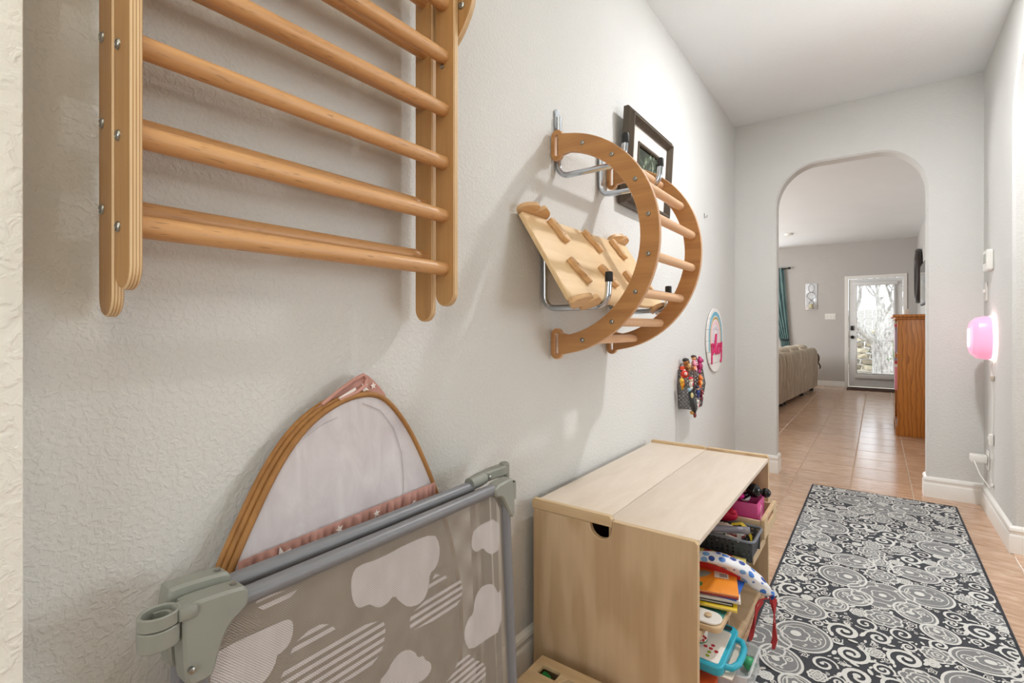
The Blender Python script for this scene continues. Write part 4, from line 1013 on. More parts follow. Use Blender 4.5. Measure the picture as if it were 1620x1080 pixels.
book('bright blue book sticking out to the right of the orange book', plain('blue_cover', (36, 96, 190), 0.4), 0.41, 0.570, 1.665, 1.805, 0.2600, 0.0045, 0.02)
# white strip with knob: small wooden xylophone-like toy on the shelf board
KB = thing('peg_board', 'wooden toy board with teal top, white strip and wooden knob', 'toy', (0.44, 1.64, 0.206))
# blue dotted drawstring bag draped over the shelf edge, with red ribbons
DS = thing('drawstring_bag', 'white drawstring bag with blue dots hanging out over the shelf', 'bag', (0.50, 1.80, 0.06))
M_BDOT = dots_mat('blue_dot_cloth', (232, 234, 238), [(40, 70, 150), (60, 120, 200), (120, 170, 220), (44, 90, 180)], 34, 0.40)
b = nb(); path = [((0.40, 1.765, 0.322), .022, .012), ((0.45, 1.785, 0.324), .032, .016), ((0.50, 1.805, 0.318), .040, .020), ((0.548, 1.825, 0.300), .044, .024), ((0.582, 1.838, 0.268), .044, .028), ((0.610, 1.848, 0.250), .036, .025), ((0.628, 1.851, 0.237), .024, .018), ((0.637, 1.850, 0.229), .010, .010), ((0.644, 1.850, 0.223), .014, .014)]
rings = []; dirv = Vector((0.7, 0.55, -0.35)).normalized(); u = Vector((0.6, -0.78, 0)).normalized(); v_ = dirv.cross(u).normalized()
rnd = random.Random(5); NR = 24
fine = []
for (p0, a0, b0), (p1, a1, b1) in zip(path, path[1:]):
    for k in range(4):
        s = k / 4; fine.append((Vector(p0).lerp(Vector(p1), s), a0 + (a1 - a0) * s, b0 + (b1 - b0) * s))
fine.append((Vector(path[-1][0]), path[-1][1], path[-1][2]))
for j, (p, ra, rb) in enumerate(fine):
    rings.append([b.verts.new(p + u * (ra * math.cos(2 * PI * k / NR) * (1 + .07 * math.sin(5 * k * 2 * PI / NR + j * .25))) + v_ * (rb * math.sin(2 * PI * k / NR) * (1 + .08 * math.sin(3 * k * 2 * PI / NR + j * .4)))) for k in range(NR)])
for a, c in zip(rings, rings[1:]):
    for k in range(NR): b.faces.new((a[k], a[(k + 1) % NR], c[(k + 1) % NR], c[k]))
b.faces.new(rings[0][::-1]); b.faces.new(rings[-1]); obj('bag_body', b, M_BDOT, DS, ang=180)
M_REDR = plain('red_ribbon', (176, 52, 56), 0.7, var=0.12)
def ribbon(pts, wd, name, parent, mat):
    b = nb(); pr = []
    for i, p in enumerate(pts):
        p = Vector(p); ww = wd * (0.8 + 0.3 * math.sin(i * 1.7)); d = Vector((math.cos(i * .6), math.sin(i * .6), 0)) * ww
        nrm = Vector((-d.y, d.x, 0)).normalized() * 0.0012
        pr.append([b.verts.new(p - d + nrm), b.verts.new(p + d + nrm), b.verts.new(p + d - nrm), b.verts.new(p - d - nrm)])
    for a, c in zip(pr, pr[1:]):
        for k in range(4): b.faces.new((a[k], a[(k + 1) % 4], c[(k + 1) % 4], c[k]))
    b.faces.new(pr[0]); b.faces.new(pr[-1][::-1]); return obj(name, b, mat, parent, ang=60)
ribbon([(0.640, 1.850, 0.228), (0.650, 1.852, 0.21), (0.652, 1.850, 0.18), (0.650, 1.842, 0.15), (0.653, 1.838, 0.12), (0.655, 1.832, 0.09), (0.652, 1.822, 0.062)], 0.008, 'ribbon', DS, M_REDR)
ribbon([(0.638, 1.848, 0.225), (0.643, 1.852, 0.20), (0.648, 1.856, 0.17), (0.654, 1.852, 0.135), (0.653, 1.842, 0.10), (0.649, 1.828, 0.075)], 0.006, 'ribbon', DS, M_REDR)
ribbon([(0.634, 1.825, 0.222), (0.618, 1.812, 0.218), (0.605, 1.80, 0.20), (0.602, 1.792, 0.17), (0.600, 1.782, 0.14), (0.596, 1.768, 0.115), (0.594, 1.760, 0.10)], 0.007, 'ribbon', DS, M_REDR)
ribbon([(0.622, 1.815, 0.212), (0.607, 1.796, 0.185), (0.604, 1.788, 0.155), (0.599, 1.775, 0.125)], 0.005, 'ribbon', DS, M_REDR)
b = nb(); ell(b, (0.638, 1.849, 0.227), (.010, .010, .009), 0, 10, 8); obj('knot', b, M_REDR, DS)
b = nb(); prism(b, rrect(0.32, 0.553, 1.546, 1.735, 0.024), XY, 0.2060, 0.2235, bev=0.002); obj('board', b, M_CABEDGE, KB)
b = nb(); prism(b, rrect(0.325, 0.546, 1.60, 1.730, 0.010), XY, 0.2236, 0.2250); obj('teal_top', b, plain('teal_cover', (60, 130, 124), 0.45), KB)
b = nb(); prism(b, rrect(0.40, 0.548, 1.552, 1.624, 0.034, 8), XY, 0.2252, 0.2310, bev=0.001); obj('strip', b, M_WHITEP, KB)
b = nb(); lathe(b, [(.004, .231), (.004, .2325), (.010, .2335), (.011, .2365), (.008, .2385)], (0.508, 1.588, 0), 'Z', 16); obj('knob', b, M_CABEDGE, KB)
# turquoise drawing board
TB = thing('drawing_board', 'turquoise plastic drawing board with handle and white drawing surface', 'toy', (0.50, 1.617, 0.106))
M_TURQ = plain('turquoise_plastic', (44, 166, 190), 0.35)
def tb(a, c, h): # tilted plane: a across X, c along Y
    return Vector((0.50 + a, 1.617 + c, 0.133 + h + c * 0.03 - a * 0.04))
b = nb(); prism(b, rrect(-.17, .068, -.116, .116, 0.025), tb, -0.018, 0.010, bev=0.004); obj('tray', b, M_TURQ, TB)
b = nb(); prism(b, rrect(-.155, .054, -.100, .070, 0.008), tb, 0.0095, 0.0125, bev=0.0005); ds = obj('drawing_surface', b, M_PAPER, TB)
for (a, c, col) in ((0.020, -.045, 'r'), (0.022, -.027, 'r'), (0.004, -.043, 'r'), (0.037, -.050, 'r'), (0.020, -.064, 'g'), (0.020, -.082, 'g')):
    b = nb(); prism(b, [(a + .006 * math.cos(2 * PI * i / 10), c + .006 * math.sin(2 * PI * i / 10)) for i in range(10)], tb, 0.0125, 0.0131)
    obj('printed_dot', b, pl((196, 40, 60)) if col == 'r' else pl((150, 170, 40)), ds)
b = nb(); pts = [tb(.062, -.075, -.004), tb(.085, -.07, -.004), tb(.097, -.04, -.004), tb(.099, 0.0, -.004), tb(.097, .04, -.004), tb(.085, .07, -.004), tb(.062, .075, -.004)]; tube(b, pts, 0.0095, 12); obj('handle', b, M_TURQ, TB)
b = nb(); prism(b, rrect(-.09, .05, .080, .105, 0.008), tb, 0.0095, 0.0105); obj('pen_groove', b, plain('groove_dark', (40, 70, 80), 0.4), TB)
# white beaker with a printed flower, standing inside near the panel
CU = thing('printed_cup', 'white cup with a red flower print beside the drawing board', 'cup', (0.478, 1.592, 0.1405))
b = nb(); lathe(b, [(.022, .1470), (.025, .1485), (.029, .1885), (.027, .1885), (.023, .152), (.001, .151)], (0.478, 1.592, 0), 'Z', 24); cu = obj('cup_body', b, M_WHITEP, CU)
b = nb(); lathe(b, [(.0252, .1490), (.0262, .1492), (.0270, .1515), (.0258, .1520)], (0.478, 1.592, 0), 'Z', 24); obj('green_band', b, pl((60, 120, 70)), CU)
b = nb()
for k in range(5): ell(b, (0.4955 + .007 * math.cos(k * 1.257), 1.5715 + .0065 * math.cos(k * 1.257), .166 + .007 * math.sin(k * 1.257)), (.004, .0025, .005), 0, 8, 6)
obj('flower_print', b, pl((186, 40, 44)), CU)
# bottom: clear bin, green ball, wooden block and orange tray
CL = thing('clear_bin', 'clear plastic bin sticking out at the bottom of the cabinet', 'bin', (0.55, 1.66, 0.028))
m, n, l, bb = base('clear_bin_plastic', 0.08, 0, lin((228, 230, 232))); bb.inputs['Alpha'].default_value = 0.35
M_CLEAR = m
bz0, bz1 = 0.030, 0.100
for q in ((0.44, 0.624, 1.560, 1.5625), (0.44, 0.624, 1.7375, 1.740), (0.6215, 0.624, 1.5625, 1.7375), (0.44, 0.4425, 1.5625, 1.7375)): obj('wall', bx(*q, bz0, bz1), M_CLEAR, CL)
obj('bottom', bx(0.44, 0.624, 1.56, 1.74, bz0 - .0015, bz0), M_CLEAR, CL)
b = nb(); tube(b, [(x, y, bz1) for x, y in rrect(0.438, 0.626, 1.558, 1.742, 0.02)], 0.0035, 8, closed=True); obj('rim', b, M_CLEAR, CL)
b = nb(); ell(b, (0.600, 1.715, 0.052), (.020, .020, .020), 0, 16, 12); tube(b, [(0.60 + .0202 * math.cos(2 * PI * i / 20), 1.715 + .0202 * math.sin(2 * PI * i / 20), 0.052) for i in range(20)], 0.0014, 6, closed=True)
tag(obj('green_ball', b, pl((70, 176, 120)), origin=(0.6, 1.715, 0.032)), 'small green ball inside the clear bin', 'ball')
tag(obj('orange_tray', bx(0.36, 0.548, 1.37, 1.55, 0.030, 0.085, 0.008), plain('orange_red_plastic', (224, 92, 40), 0.4), origin=(0.43, 1.43, 0.03)), 'orange-red plastic tray on the cabinet floor under the drawing board', 'tray')
tag(obj('wooden_block', bx(0.33, 0.43, 1.60, 1.65, 0.0285, 0.075, 0.006), M_HOLD, origin=(0.5, 1.53, 0.0285)), 'small rounded wooden block beneath the turquoise drawing board', 'block')
tag(obj('wooden_tray', bx(0.34, 0.592, 1.52, 1.70, 0.1045, 0.1070, 0.0008), M_CABTOP, origin=(0.47, 1.58, 0.1045)), 'pale wooden tray board under the turquoise drawing board', 'tray')

# ================================================================== SHAPE SORTER IN FRONT OF THE CABINET
SS = thing('shape_sorter', 'wooden shape sorter box with cut-out holes on the floor by the gate', 'toy', (0.24, 1.18, 0.0))
sy0, sy1, sx0, sx1, sz = 1.06, 1.275, 0.104, 0.34, 0.12
def hexh(cx, cy, r): return [(cx + r * math.cos(PI / 3 * i), cy + r * math.sin(PI / 3 * i)) for i in range(6)]
b = nb(); prism(b, rrect(sx0, sx1, sy0, sy1, 0.004), XY, sz - 0.012, sz, holes=[rrect(0.132, 0.192, 1.202, 1.240, 0.004), hexh(0.235, 1.205, 0.028), rrect(0.15, 0.19, 1.10, 1.14, 0.004)], bev=0.001); obj('top_panel', b, M_CABEDGE, SS)
for q in ((sx0 + .001, sx1 - .001, sy0 + .001, sy0 + .011), (sx0 + .001, sx1 - .001, sy1 - .011, sy1 - .001), (sx0 + .001, sx0 + .011, sy0 + .011, sy1 - .011), (sx1 - .011, sx1 - .001, sy0 + .011, sy1 - .011)):
    obj('side', bx(*q, 0.0, sz - 0.0125), M_CABEDGE, SS)
b = nb(); prism(b, [(0.136, 1.200), (0.165, 1.200)] + [(0.136 + .040 * math.cos(a), 1.200 + .040 * math.sin(a)) for a in [PI / 2 * i / 8 * .9 + 0.15 for i in range(9)]] + [(0.134, 1.238)], XY, 0.001, 0.104, bev=0.002)
tag(obj('green_block', b, pl((20, 130, 60)), origin=(0.15, 1.21, 0.001)), 'green wooden block inside the shape sorter', 'block')
tag(obj('orange_block', bx(0.178, 0.20, 1.196, 1.232, 0.001, 0.096, 0.003), pl((206, 130, 50)), origin=(0.19, 1.21, 0.001)), 'orange wooden block inside the shape sorter', 'block')

# ================================================================== RUG
RG = thing('runner_rug', 'charcoal runner rug with ivory medallion and scroll pattern', 'rug', (0.937, 2.9, 0.0))
RX0, RX1, RY0, RY1 = 0.556, 1.322, 1.66, 4.122
m, n, l, bb = base('charcoal_pile', 0.95, 0, lin((72, 73, 78)), 0.1)
f = noise(n, l, coords(n, l, (60, 260, 60)), 3, 3, 0.6); l.new(ramp(n, l, f, [(0.3, lin((56, 57, 62))), (0.7, lin((88, 89, 93)))]), bb.inputs['Base Color'])
b = nb(); prism(b, rrect(RX0, RX1, RY0, RY1, 0.006), XY, 0.0004, 0.0060, bev=0.0015); rug = obj('pile', b, m, RG)
b = nb(); tube(b, [(x, y, 0.0045) for x, y in rrect(RX0, RX1, RY0, RY1, 0.008)], 0.0042, 8, closed=True); obj('bound_edge', b, plain('rug_binding', (46, 48, 54), 0.8), RG)
m2, n, l, bb = base('ivory_yarn', 0.95, 0, lin((198, 197, 192)), 0.1)
f = noise(n, l, coords(n, l, (60, 260, 60)), 3, 3, 0.6); l.new(ramp(n, l, f, [(0.3, lin((196, 195, 190))), (0.7, lin((230, 229, 224)))]), bb.inputs['Base Color'])
m3, n, l, bb = base('grey_yarn', 0.95, 0, lin((138, 138, 138)), 0.1)
f = noise(n, l, coords(n, l, (60, 260, 60)), 3, 3, 0.6); l.new(ramp(n, l, f, [(0.3, lin((112, 112, 114))), (0.7, lin((152, 152, 151)))]), bb.inputs['Base Color'])
lin_b, fil_b = nb(), nb(); ZC = [0]
def zlev(z):
    ZC[0] += 1; return z + (ZC[0] % 61) * 8e-6
rr_ = random.Random(11)
def clampx(x, y):
    return min(max(x, RX0 + 0.007), RX1 - 0.007), min(max(y, RY0 + 0.006), RY1 - 0.007)
def inside(pts): return any(RX0 + .008 < x < RX1 - .008 and RY0 < y < RY1 for x, y in pts)
def line(pts, wd, z=0.0075, closed=False, taper=False):
    if not inside(pts): return
    z = zlev(z)
    n = len(pts); V = []
    for i in range(n):
        a = pts[i - 1] if (i > 0 or closed) else pts[i]; c = pts[(i + 1) % n] if (i < n - 1 or closed) else pts[i]
        t = Vector((c[0] - a[0], c[1] - a[1]))
        if t.length < 1e-9: t = Vector((1, 0))
        t.normalize(); nn = Vector((-t.y, t.x)) * wd * ((0.35 + 0.65 * math.sin(PI * (0.12 + 0.88 * i / n))) if taper else 1.0)
        p0 = clampx(pts[i][0] + nn.x, pts[i][1] + nn.y); p1 = clampx(pts[i][0] - nn.x, pts[i][1] - nn.y)
        V.append((lin_b.verts.new((*p0, z)), lin_b.verts.new((*p1, z))))
    for i in range(n if closed else n - 1):
        a, c = V[i], V[(i + 1) % n]; lin_b.faces.new((a[0], a[1], c[1], c[0]))
def fill(pts, z=0.0066, bmx=None):
    if not inside(pts): return
    z = zlev(z) + (0.0009 if bmx else 0)
    q = [clampx(*p) for p in pts]; bmx = bmx or fil_b
    cx = sum(p[0] for p in q) / len(q); cy = sum(p[1] for p in q) / len(q); c = bmx.verts.new((cx, cy, z)); V = [bmx.verts.new((*p, z)) for p in q]
    for i in range(len(V)): bmx.faces.new((c, V[i], V[(i + 1) % len(V)]))
def ring(cx, cy, rx, ry, a=0.0, n=28, sc=0.0, lobes=8):
    out = []
    for i in range(n):
        t = 2 * PI * i / n; k = 1 + sc * abs(math.sin(lobes * t / 2)); x, y = rx * k * math.cos(t), ry * k * math.sin(t)
        out.append((cx + x * math.cos(a) - y * math.sin(a), cy + x * math.sin(a) + y * math.cos(a)))
    return out
def spiral(cx, cy, r, a0, turns, sgn, wd):
    pts = []; n = int(12 * turns) + 6
    for i in range(n + 1):
        s = i / n; t = a0 + sgn * 2 * PI * turns * s; k = r * (1 - 0.86 * s); pts.append((cx + k * math.cos(t), cy + 1.12 * k * math.sin(t)))
    line(pts, wd, taper=True); ln = ring(pts[-1][0], pts[-1][1], wd * 1.5, wd * 1.5, 0, 8); fill(ln, 0.0073, lin_b)
def paisley(cx, cy, rx, ry, a, seed):
    q = random.Random(seed)
    fill(ring(cx, cy, rx, ry, a)); line(ring(cx, cy, rx, ry, a, 36), 0.0042, closed=True)
    line(ring(cx, cy, rx * .80, ry * .80, a, 32), 0.0016, closed=True)
    ox = cx + rx * .25 * math.cos(a); oy = cy + rx * .25 * math.sin(a)
    line(ring(ox, oy, rx * .42, ry * .42, a, 24, 0.18, 6), 0.0026, closed=True); fill(ring(ox, oy, rx * .2, ry * .2, a, 12), 0.0073, lin_b)
    spiral(cx - rx * .42 * math.cos(a), cy - rx * .42 * math.sin(a), rx * .26, q.uniform(0, 6), 1.3, q.choice((-1, 1)), 0.0028)
    for k in range(5):
        t = q.uniform(0, 6.28); d = q.uniform(.55, .72); p = (cx + rx * d * math.cos(t), cy + ry * d * math.sin(t)); fill(ring(p[0], p[1], .0042, .0055, t, 8), 0.0073, lin_b)
def flower(cx, cy, r, seed):
    q = random.Random(seed); k0 = q.uniform(0, 6)
    fill(ring(cx, cy, r, r, k0, 40, 0.16, 8)); line(ring(cx, cy, r, r, k0, 48, 0.16, 8), 0.0034, closed=True)
    line(ring(cx, cy, r * .62, r * .62, k0, 32, 0.2, 6), 0.0026, closed=True); line(ring(cx, cy, r * .32, r * .32, k0, 20, 0.25, 5), 0.0026, closed=True)
    fill(ring(cx, cy, r * .14, r * .14, 0, 10), 0.0073, lin_b)
    for i in range(8):
        t = k0 + 2 * PI * i / 8; fill(ring(cx + r * .82 * math.cos(t), cy + r * .82 * math.sin(t), r * .09, r * .07, t, 8), 0.0073, lin_b)
occ = []
def medallion(cx, cy, seed):
    flower(cx, cy, 0.105, seed); occ.append((cx, cy, .105))
    for i, (dx, dy, rx, ry, a) in enumerate(((-.145, .10, .088, .096, .2), (.145, .10, .088, .096, PI - .2), (-.10, -.085, .062, .078, -.5), (.10, -.085, .062, .078, PI + .5), (-.115, .30, .085, .07, .3), (.12, .31, .085, .07, PI - .3), (-.165, -.20, .06, .05, .9), (.165, -.20, .06, .05, 2.2))):
        paisley(cx + dx, cy + dy, rx, ry, a, seed * 9 + i); occ.append((cx + dx, cy + dy, max(rx, ry)))
    flower(cx, cy + .20, .055, seed + 3); flower(cx, cy - .20, .052, seed + 4); occ.extend([(cx, cy + .2, .055), (cx, cy - .2, .052)])
    for s in (-1, 1):
        spiral(cx + s * .05, cy + .275, .036, PI / 2 - s * .8, 1.5, s, .0048); spiral(cx + s * .055, cy - .285, .042, -PI / 2 + s * .8, 1.5, -s, .0048)
        spiral(cx + s * .22, cy - .03, .040, PI / 2 * (1 - s), 1.5, s, .0048); occ.extend([(cx + s * .05, cy + .275, .036), (cx + s * .055, cy - .285, .042), (cx + s * .22, cy - .03, .04)])
        line([(cx + s * (.02 + .012 * math.sin(i * .5)), cy + .30 + .012 * i) for i in range(14)], .0036, taper=True)
for cy, sd in ((1.35, 1), (2.57, 2), (3.79, 3)): medallion(0.945, cy, sd)
for cy, sd in ((1.96, 5), (3.18, 6)):
    medallion(0.565, cy, sd); medallion(1.325, cy, sd + 20)
# scroll work fills what the medallions leave free, large curls first
def curl_cluster(x, y, r, q):
    """a lacy knot: a big curl, side curls and leaves"""
    a = q.uniform(0, 6.28); sg = q.choice((-1, 1)); spiral(x, y, r, a, 1.55, sg, r * .15)
    for k in range(5):
        t = a + k * 1.257; fill(ring(x + r * 1.05 * math.cos(t), y + r * 1.12 * math.sin(t), r * .30, r * .13, t + .9, 10), 0.0073, lin_b)
for r, n_try, ov in ((.055, 500, .92), (.044, 900, .92), (.034, 1500, .92), (.026, 2200, .94), (.019, 3200, .95), (.014, 4000, .95), (.010, 4200, 1.0), (.0075, 4000, 1.0)):
    for _ in range(n_try):
        x = rr_.uniform(RX0 + .008, RX1 - .008); y = rr_.uniform(RY0 + .008, RY1 - .008)
        if any((x - a) ** 2 + (y - c) ** 2 < ((r + q) * ov) ** 2 for a, c, q in occ): continue
        occ.append((x, y, r)); kind = rr_.random()
        if r > .012 and kind < .68: curl_cluster(x, y, r * .95, rr_)
        elif r > .018: flower(x, y, r * .9, len(occ))
        elif kind < .5: spiral(x, y, r, rr_.uniform(0, 6.28), 1.2, rr_.choice((-1, 1)), r * .2)
        else:
            t = rr_.uniform(0, 6.28); fill(ring(x, y, r, r * .45, t, 12), 0.0073, lin_b)
o = obj('scroll_pattern', lin_b, m2, rug, smooth=False); o['kind'] = 'stuff'
o = obj('medallion_pattern', fil_b, m3, rug, smooth=False); o['kind'] = 'stuff'

# ================================================================== RIGHT WALL FITTINGS
TH_ = thing('thermostat', 'small white thermostat with grey display high on the right wall', 'thermostat', (1.455, 4.03, 1.455))
b = nb(); prism(b, rrect(3.965, 4.105, 1.455, 1.578, 0.012), YZ, 1.440, 1.4695, bev=0.005); th = obj('housing', b, M_WHITEP, TH_)
obj('display', bx(1.4385, 1.4405, 4.00, 4.075, 1.50, 1.555, 0.0005), plain('lcd_grey', (160, 166, 158), 0.2), TH_)
SW = thing('light_switch', 'white light switch plate on the right wall above the pink lamp', 'light switch', (1.466, 4.20, 1.28))
b = nb(); prism(b, rrect(4.162, 4.238, 1.284, 1.400, 0.006), YZ, 1.4635, 1.4695, bev=0.002); obj('plate', b, M_WHITEP, SW)
obj('toggle', bx(1.450, 1.464, 4.193, 4.207, 1.336, 1.356, 0.002), M_WHITEP, SW)
# pink glowing wall lamp
PL = thing('wall_lamp', 'glowing pink translucent wall lamp with a white face', 'lamp', (1.44, 3.98, 0.93))
def glow(name, rgb, e, rough=0.3):
    m, n, l, b = base(name, rough, 0, lin(rgb)); b.inputs['Emission Color'].default_value = (*lin(rgb), 1); b.inputs['Emission Strength'].default_value = e; return m
M_PGLOW = glow('pink_glow_plastic', (255, 168, 202), 0.42); M_WGLOW = glow('lamp_white_glow', (255, 244, 232), 3.2); M_PWHITE = glow('lamp_face_white', (255, 226, 244), 0.6)
def lx(a, c, h): return Vector((1.4695 - h, a, c))
lo = [(3.90, 0.935), (4.06, 0.935), (4.105, 0.985), (4.115, 1.05), (4.105, 1.13), (4.06, 1.185), (3.90, 1.185), (3.855, 1.13), (3.845, 1.05), (3.855, 0.985)]
b = nb(); prof = [(0.018, 0.0), (0.04, -0.002), (0.075, 0.006), (0.098, 0.03), (0.106, 0.062)]
so = smooth_poly(lo, 2); rings = []
for h, d in prof:
    q = offset(so if area2(so) > 0 else so[::-1], d); rings.append([b.verts.new(lx(a, c, h)) for a, c in q])
for r0, r1 in zip(rings, rings[1:]):
    for k in range(len(r0)): b.faces.new((r0[k], r0[(k + 1) % len(r0)], r1[(k + 1) % len(r0)], r1[k]))
b.faces.new(rings[0][::-1]); b.faces.new(rings[-1]); sh_ = obj('shade', b, M_PGLOW, PL, ang=25)
b = nb(); q = offset(so if area2(so) > 0 else so[::-1], 0.062); prism(b, [(3.98 + (a - 3.98) * .8, 1.06 + (c - 1.06) * .9) for a, c in q], lx, 0.104, 0.108, bev=0.001); obj('face_patch', b, M_PWHITE, sh_)
b = nb(); prism(b, offset(so if area2(so) > 0 else so[::-1], -0.004), lx, 0.001, 0.017, bev=0.002); obj('glowing_base', b, M_WGLOW, PL)
b = nb(); tube(b, [lx(a, c, 0.0105) for a, c in ((3.93, 0.935), (3.935, 0.91), (3.95, 0.905), (3.96, 0.88), (3.955, 0.86), (3.945, 0.84))], 0.0026, 8); obj('cord_loop', b, M_WHITEP, PL)
b = nb(); box(b, 1.452, 1.468, 3.935, 3.957, 0.812, 0.842, 0.003); obj('connector', b, plain('connector_grey', (186, 176, 160), 0.5), PL)
b = nb(); tube(b, [lx(a, c, h) for a, c, h in ((3.946, 0.815, .008), (3.95, 0.70, .004), (3.955, 0.58, .004), (3.965, 0.50, .008))], 0.0022, 8)
tube(b, [lx(a, c, h) for a, c, h in ((3.965, 0.44, .010), (3.96, 0.37, .006), (3.985, 0.31, .006), (4.0, 0.24, .006), (3.975, 0.195, .010), (3.96, 0.19, .016), (4.02, 0.245, .05), (4.10, 0.315, .07))], 0.0030, 8); obj('cord', b, M_WHITEP, PL)
b = nb(); box(b, 1.448, 1.467, 3.95, 3.98, 0.438, 0.503, 0.004); sw = obj('inline_switch', b, M_WHITEP, PL)
obj('switch_key', bx(1.444, 1.449, 3.958, 3.972, 0.47, 0.488, 0.001), M_TRIM, sw)
b = nb(); lathe(b, [(.004, 0), (.012, .003), (.012, .010), (.004, .014)], (1.4555, 3.965, 0.205), 'X', 12); obj('cord_clip', b, M_WHITEP, PL)
WO = thing('wall_outlet', 'white wall outlet low on the right wall', 'outlet', (1.466, 4.135, 0.26))
b = nb(); prism(b, rrect(4.098, 4.172, 0.26, 0.375, 0.006), YZ, 1.4635, 1.4695, bev=0.002); wo = obj('plate', b, M_WHITEP, WO)
for z in (0.292, 0.343):
    b = nb(); prism(b, rrect(4.118, 4.152, z - .017, z + .017, .008), YZ, 1.462, 1.4637, bev=.0005); s = obj('socket', b, M_TRIM, wo)
    b = nb(); box(b, 1.4615, 1.4622, 4.126, 4.128, z - .006, z + .006); box(b, 1.4615, 1.4622, 4.142, 4.144, z - .006, z + .006); obj('slots', b, M_BLACK, s, smooth=False)
PA = thing('power_adapter', 'white plug adapter in the low wall outlet', 'adapter', (1.43, 4.11, 0.30))
obj('body', bx(1.385, 1.4612, 4.095, 4.160, 0.302, 0.347, 0.006), M_WHITEP, PA); obj('cord_exit', bx(1.395, 1.410, 4.10, 4.118, 0.294, 0.303, 0.002), M_WHITEP, PA)

# ================================================================== LIVING ROOM BEYOND THE ARCHWAY
M_DOOR = plain('door_paint', (232, 233, 232), 0.4, var=0.015)
def glass_mat():
    m = bpy.data.materials.new('window_glass'); m.use_nodes = True; n, l = m.node_tree.nodes, m.node_tree.links
    n.remove(n['Principled BSDF']); t = n.new('ShaderNodeBsdfTransparent'); g = n.new('ShaderNodeBsdfGlossy'); g.inputs['Roughness'].default_value = 0.03
    fr_ = n.new('ShaderNodeFresnel'); mx = n.new('ShaderNodeMixShader'); l.new(fr_.outputs[0], mx.inputs[0]); l.new(t.outputs[0], mx.inputs[1]); l.new(g.outputs[0], mx.inputs[2])
    l.new(mx.outputs[0], n['Material Output'].inputs['Surface']); return m
M_GLASS = glass_mat()
# door frame
b = nb(); prism(b, [(0.424, 0.0), (0.480, 0.0), (0.480, 2.060), (1.303, 2.060), (1.303, 0.0), (1.359, 0.0), (1.359, 2.118), (0.424, 2.118)], XZ, YF - 0.018, YF + 0.06, bev=0.003)
struct(obj('trim_1', b, M_TRIM), 'white casing around the glazed back door')
D = bpy.data.objects.new('door_1', None); COL.objects.link(D); D.location = (0.89, YF + 0.03, 0.02); ORG[D.name] = Vector(D.location); struct(D, 'white back door with a full-length glass panel')
b = nb(); prism(b, [(0.486, 0.022), (1.297, 0.022), (1.297, 2.054), (0.486, 2.054)], XZ, YF + 0.010, YF + 0.052, holes=[[(0.609, 0.275), (1.174, 0.275), (1.174, 1.925), (0.609, 1.925)]], bev=0.002)
slab = obj('door_slab', b, M_DOOR, D)
b = nb(); prism(b, [(0.585, 0.250), (1.198, 0.250), (1.198, 1.950), (0.585, 1.950)], XZ, YF - 0.002, YF + 0.012, holes=[[(0.612, 0.278), (1.171, 0.278), (1.171, 1.922), (0.612, 1.922)]], bev=0.004); obj('glass_frame', b, M_DOOR, D)
obj('pane', bx(0.605, 1.178, YF + 0.029, YF + 0.033, 0.271, 1.929), M_GLASS, D, smooth=False)
for z in (0.35, 1.1, 1.85):
    b = nb(); tube(b, [(1.300, YF + 0.004, z - .05), (1.300, YF + 0.004, z + .05)], 0.007, 8); obj('hinge', b, M_STEEL, D)
obj('lock_keypad', bx(0.515, 0.565, YF - 0.018, YF + 0.010, 1.085, 1.170, 0.006), M_BLACK, D)
b = nb(); lathe(b, [(.028, 0.010), (.030, 0.004), (.012, 0.0), (.012, -.022), (.026, -.030), (.028, -.046), (.018, -.056), (.004, -.058)], (0.542, YF, 0.955), 'Y', 18); obj('door_knob', b, plain('dark_bronze', (40, 34, 30), 0.3, 0.7), D)
BL = thing('door_blind', 'open white slatted blind on the glazed back door', 'blind', (0.89, YF - 0.03, 0.18))
obj('head_rail', bx(0.562, 1.222, YF - 0.045, YF - 0.003, 1.925, 1.990, 0.008), M_DOOR, BL); obj('bottom_rail', bx(0.578, 1.205, YF - 0.035, YF - 0.003, 0.180, 0.262, 0.006), M_DOOR, BL)
M_SLAT = plain('white_slat', (236, 236, 234), 0.4, var=0.01)
b = nb(); z = 0.285
while z < 1.92:
    p = [(-0.012, -0.0012), (-0.006, 0.0012), (0.0, 0.0018), (0.006, 0.0012), (0.012, -0.0012)]
    up = [[b.verts.new((x, YF - 0.018 + a, z + c)) for a, c in p] for x in (0.600, 1.185)]
    for k in range(4): b.faces.new((up[0][k], up[0][k + 1], up[1][k + 1], up[1][k]))
    z += 0.030
o = obj('slats', b, M_SLAT, BL); o['kind'] = 'stuff'
for x in (0.607, 1.178): obj('side_channel', bx(x - .012, x + .012, YF - 0.032, YF - 0.004, 0.262, 1.925, 0.002), M_DOOR, BL)
tag(obj('door_mat', bx(0.47, 1.33, YF - 0.50, YF - 0.02, 0.0004, 0.014, 0.004), plain('dark_brown_mat', (72, 50, 42), 0.9, var=0.15), origin=(0.9, YF - .25, 0)), 'dark brown mat in front of the back door', 'door mat')
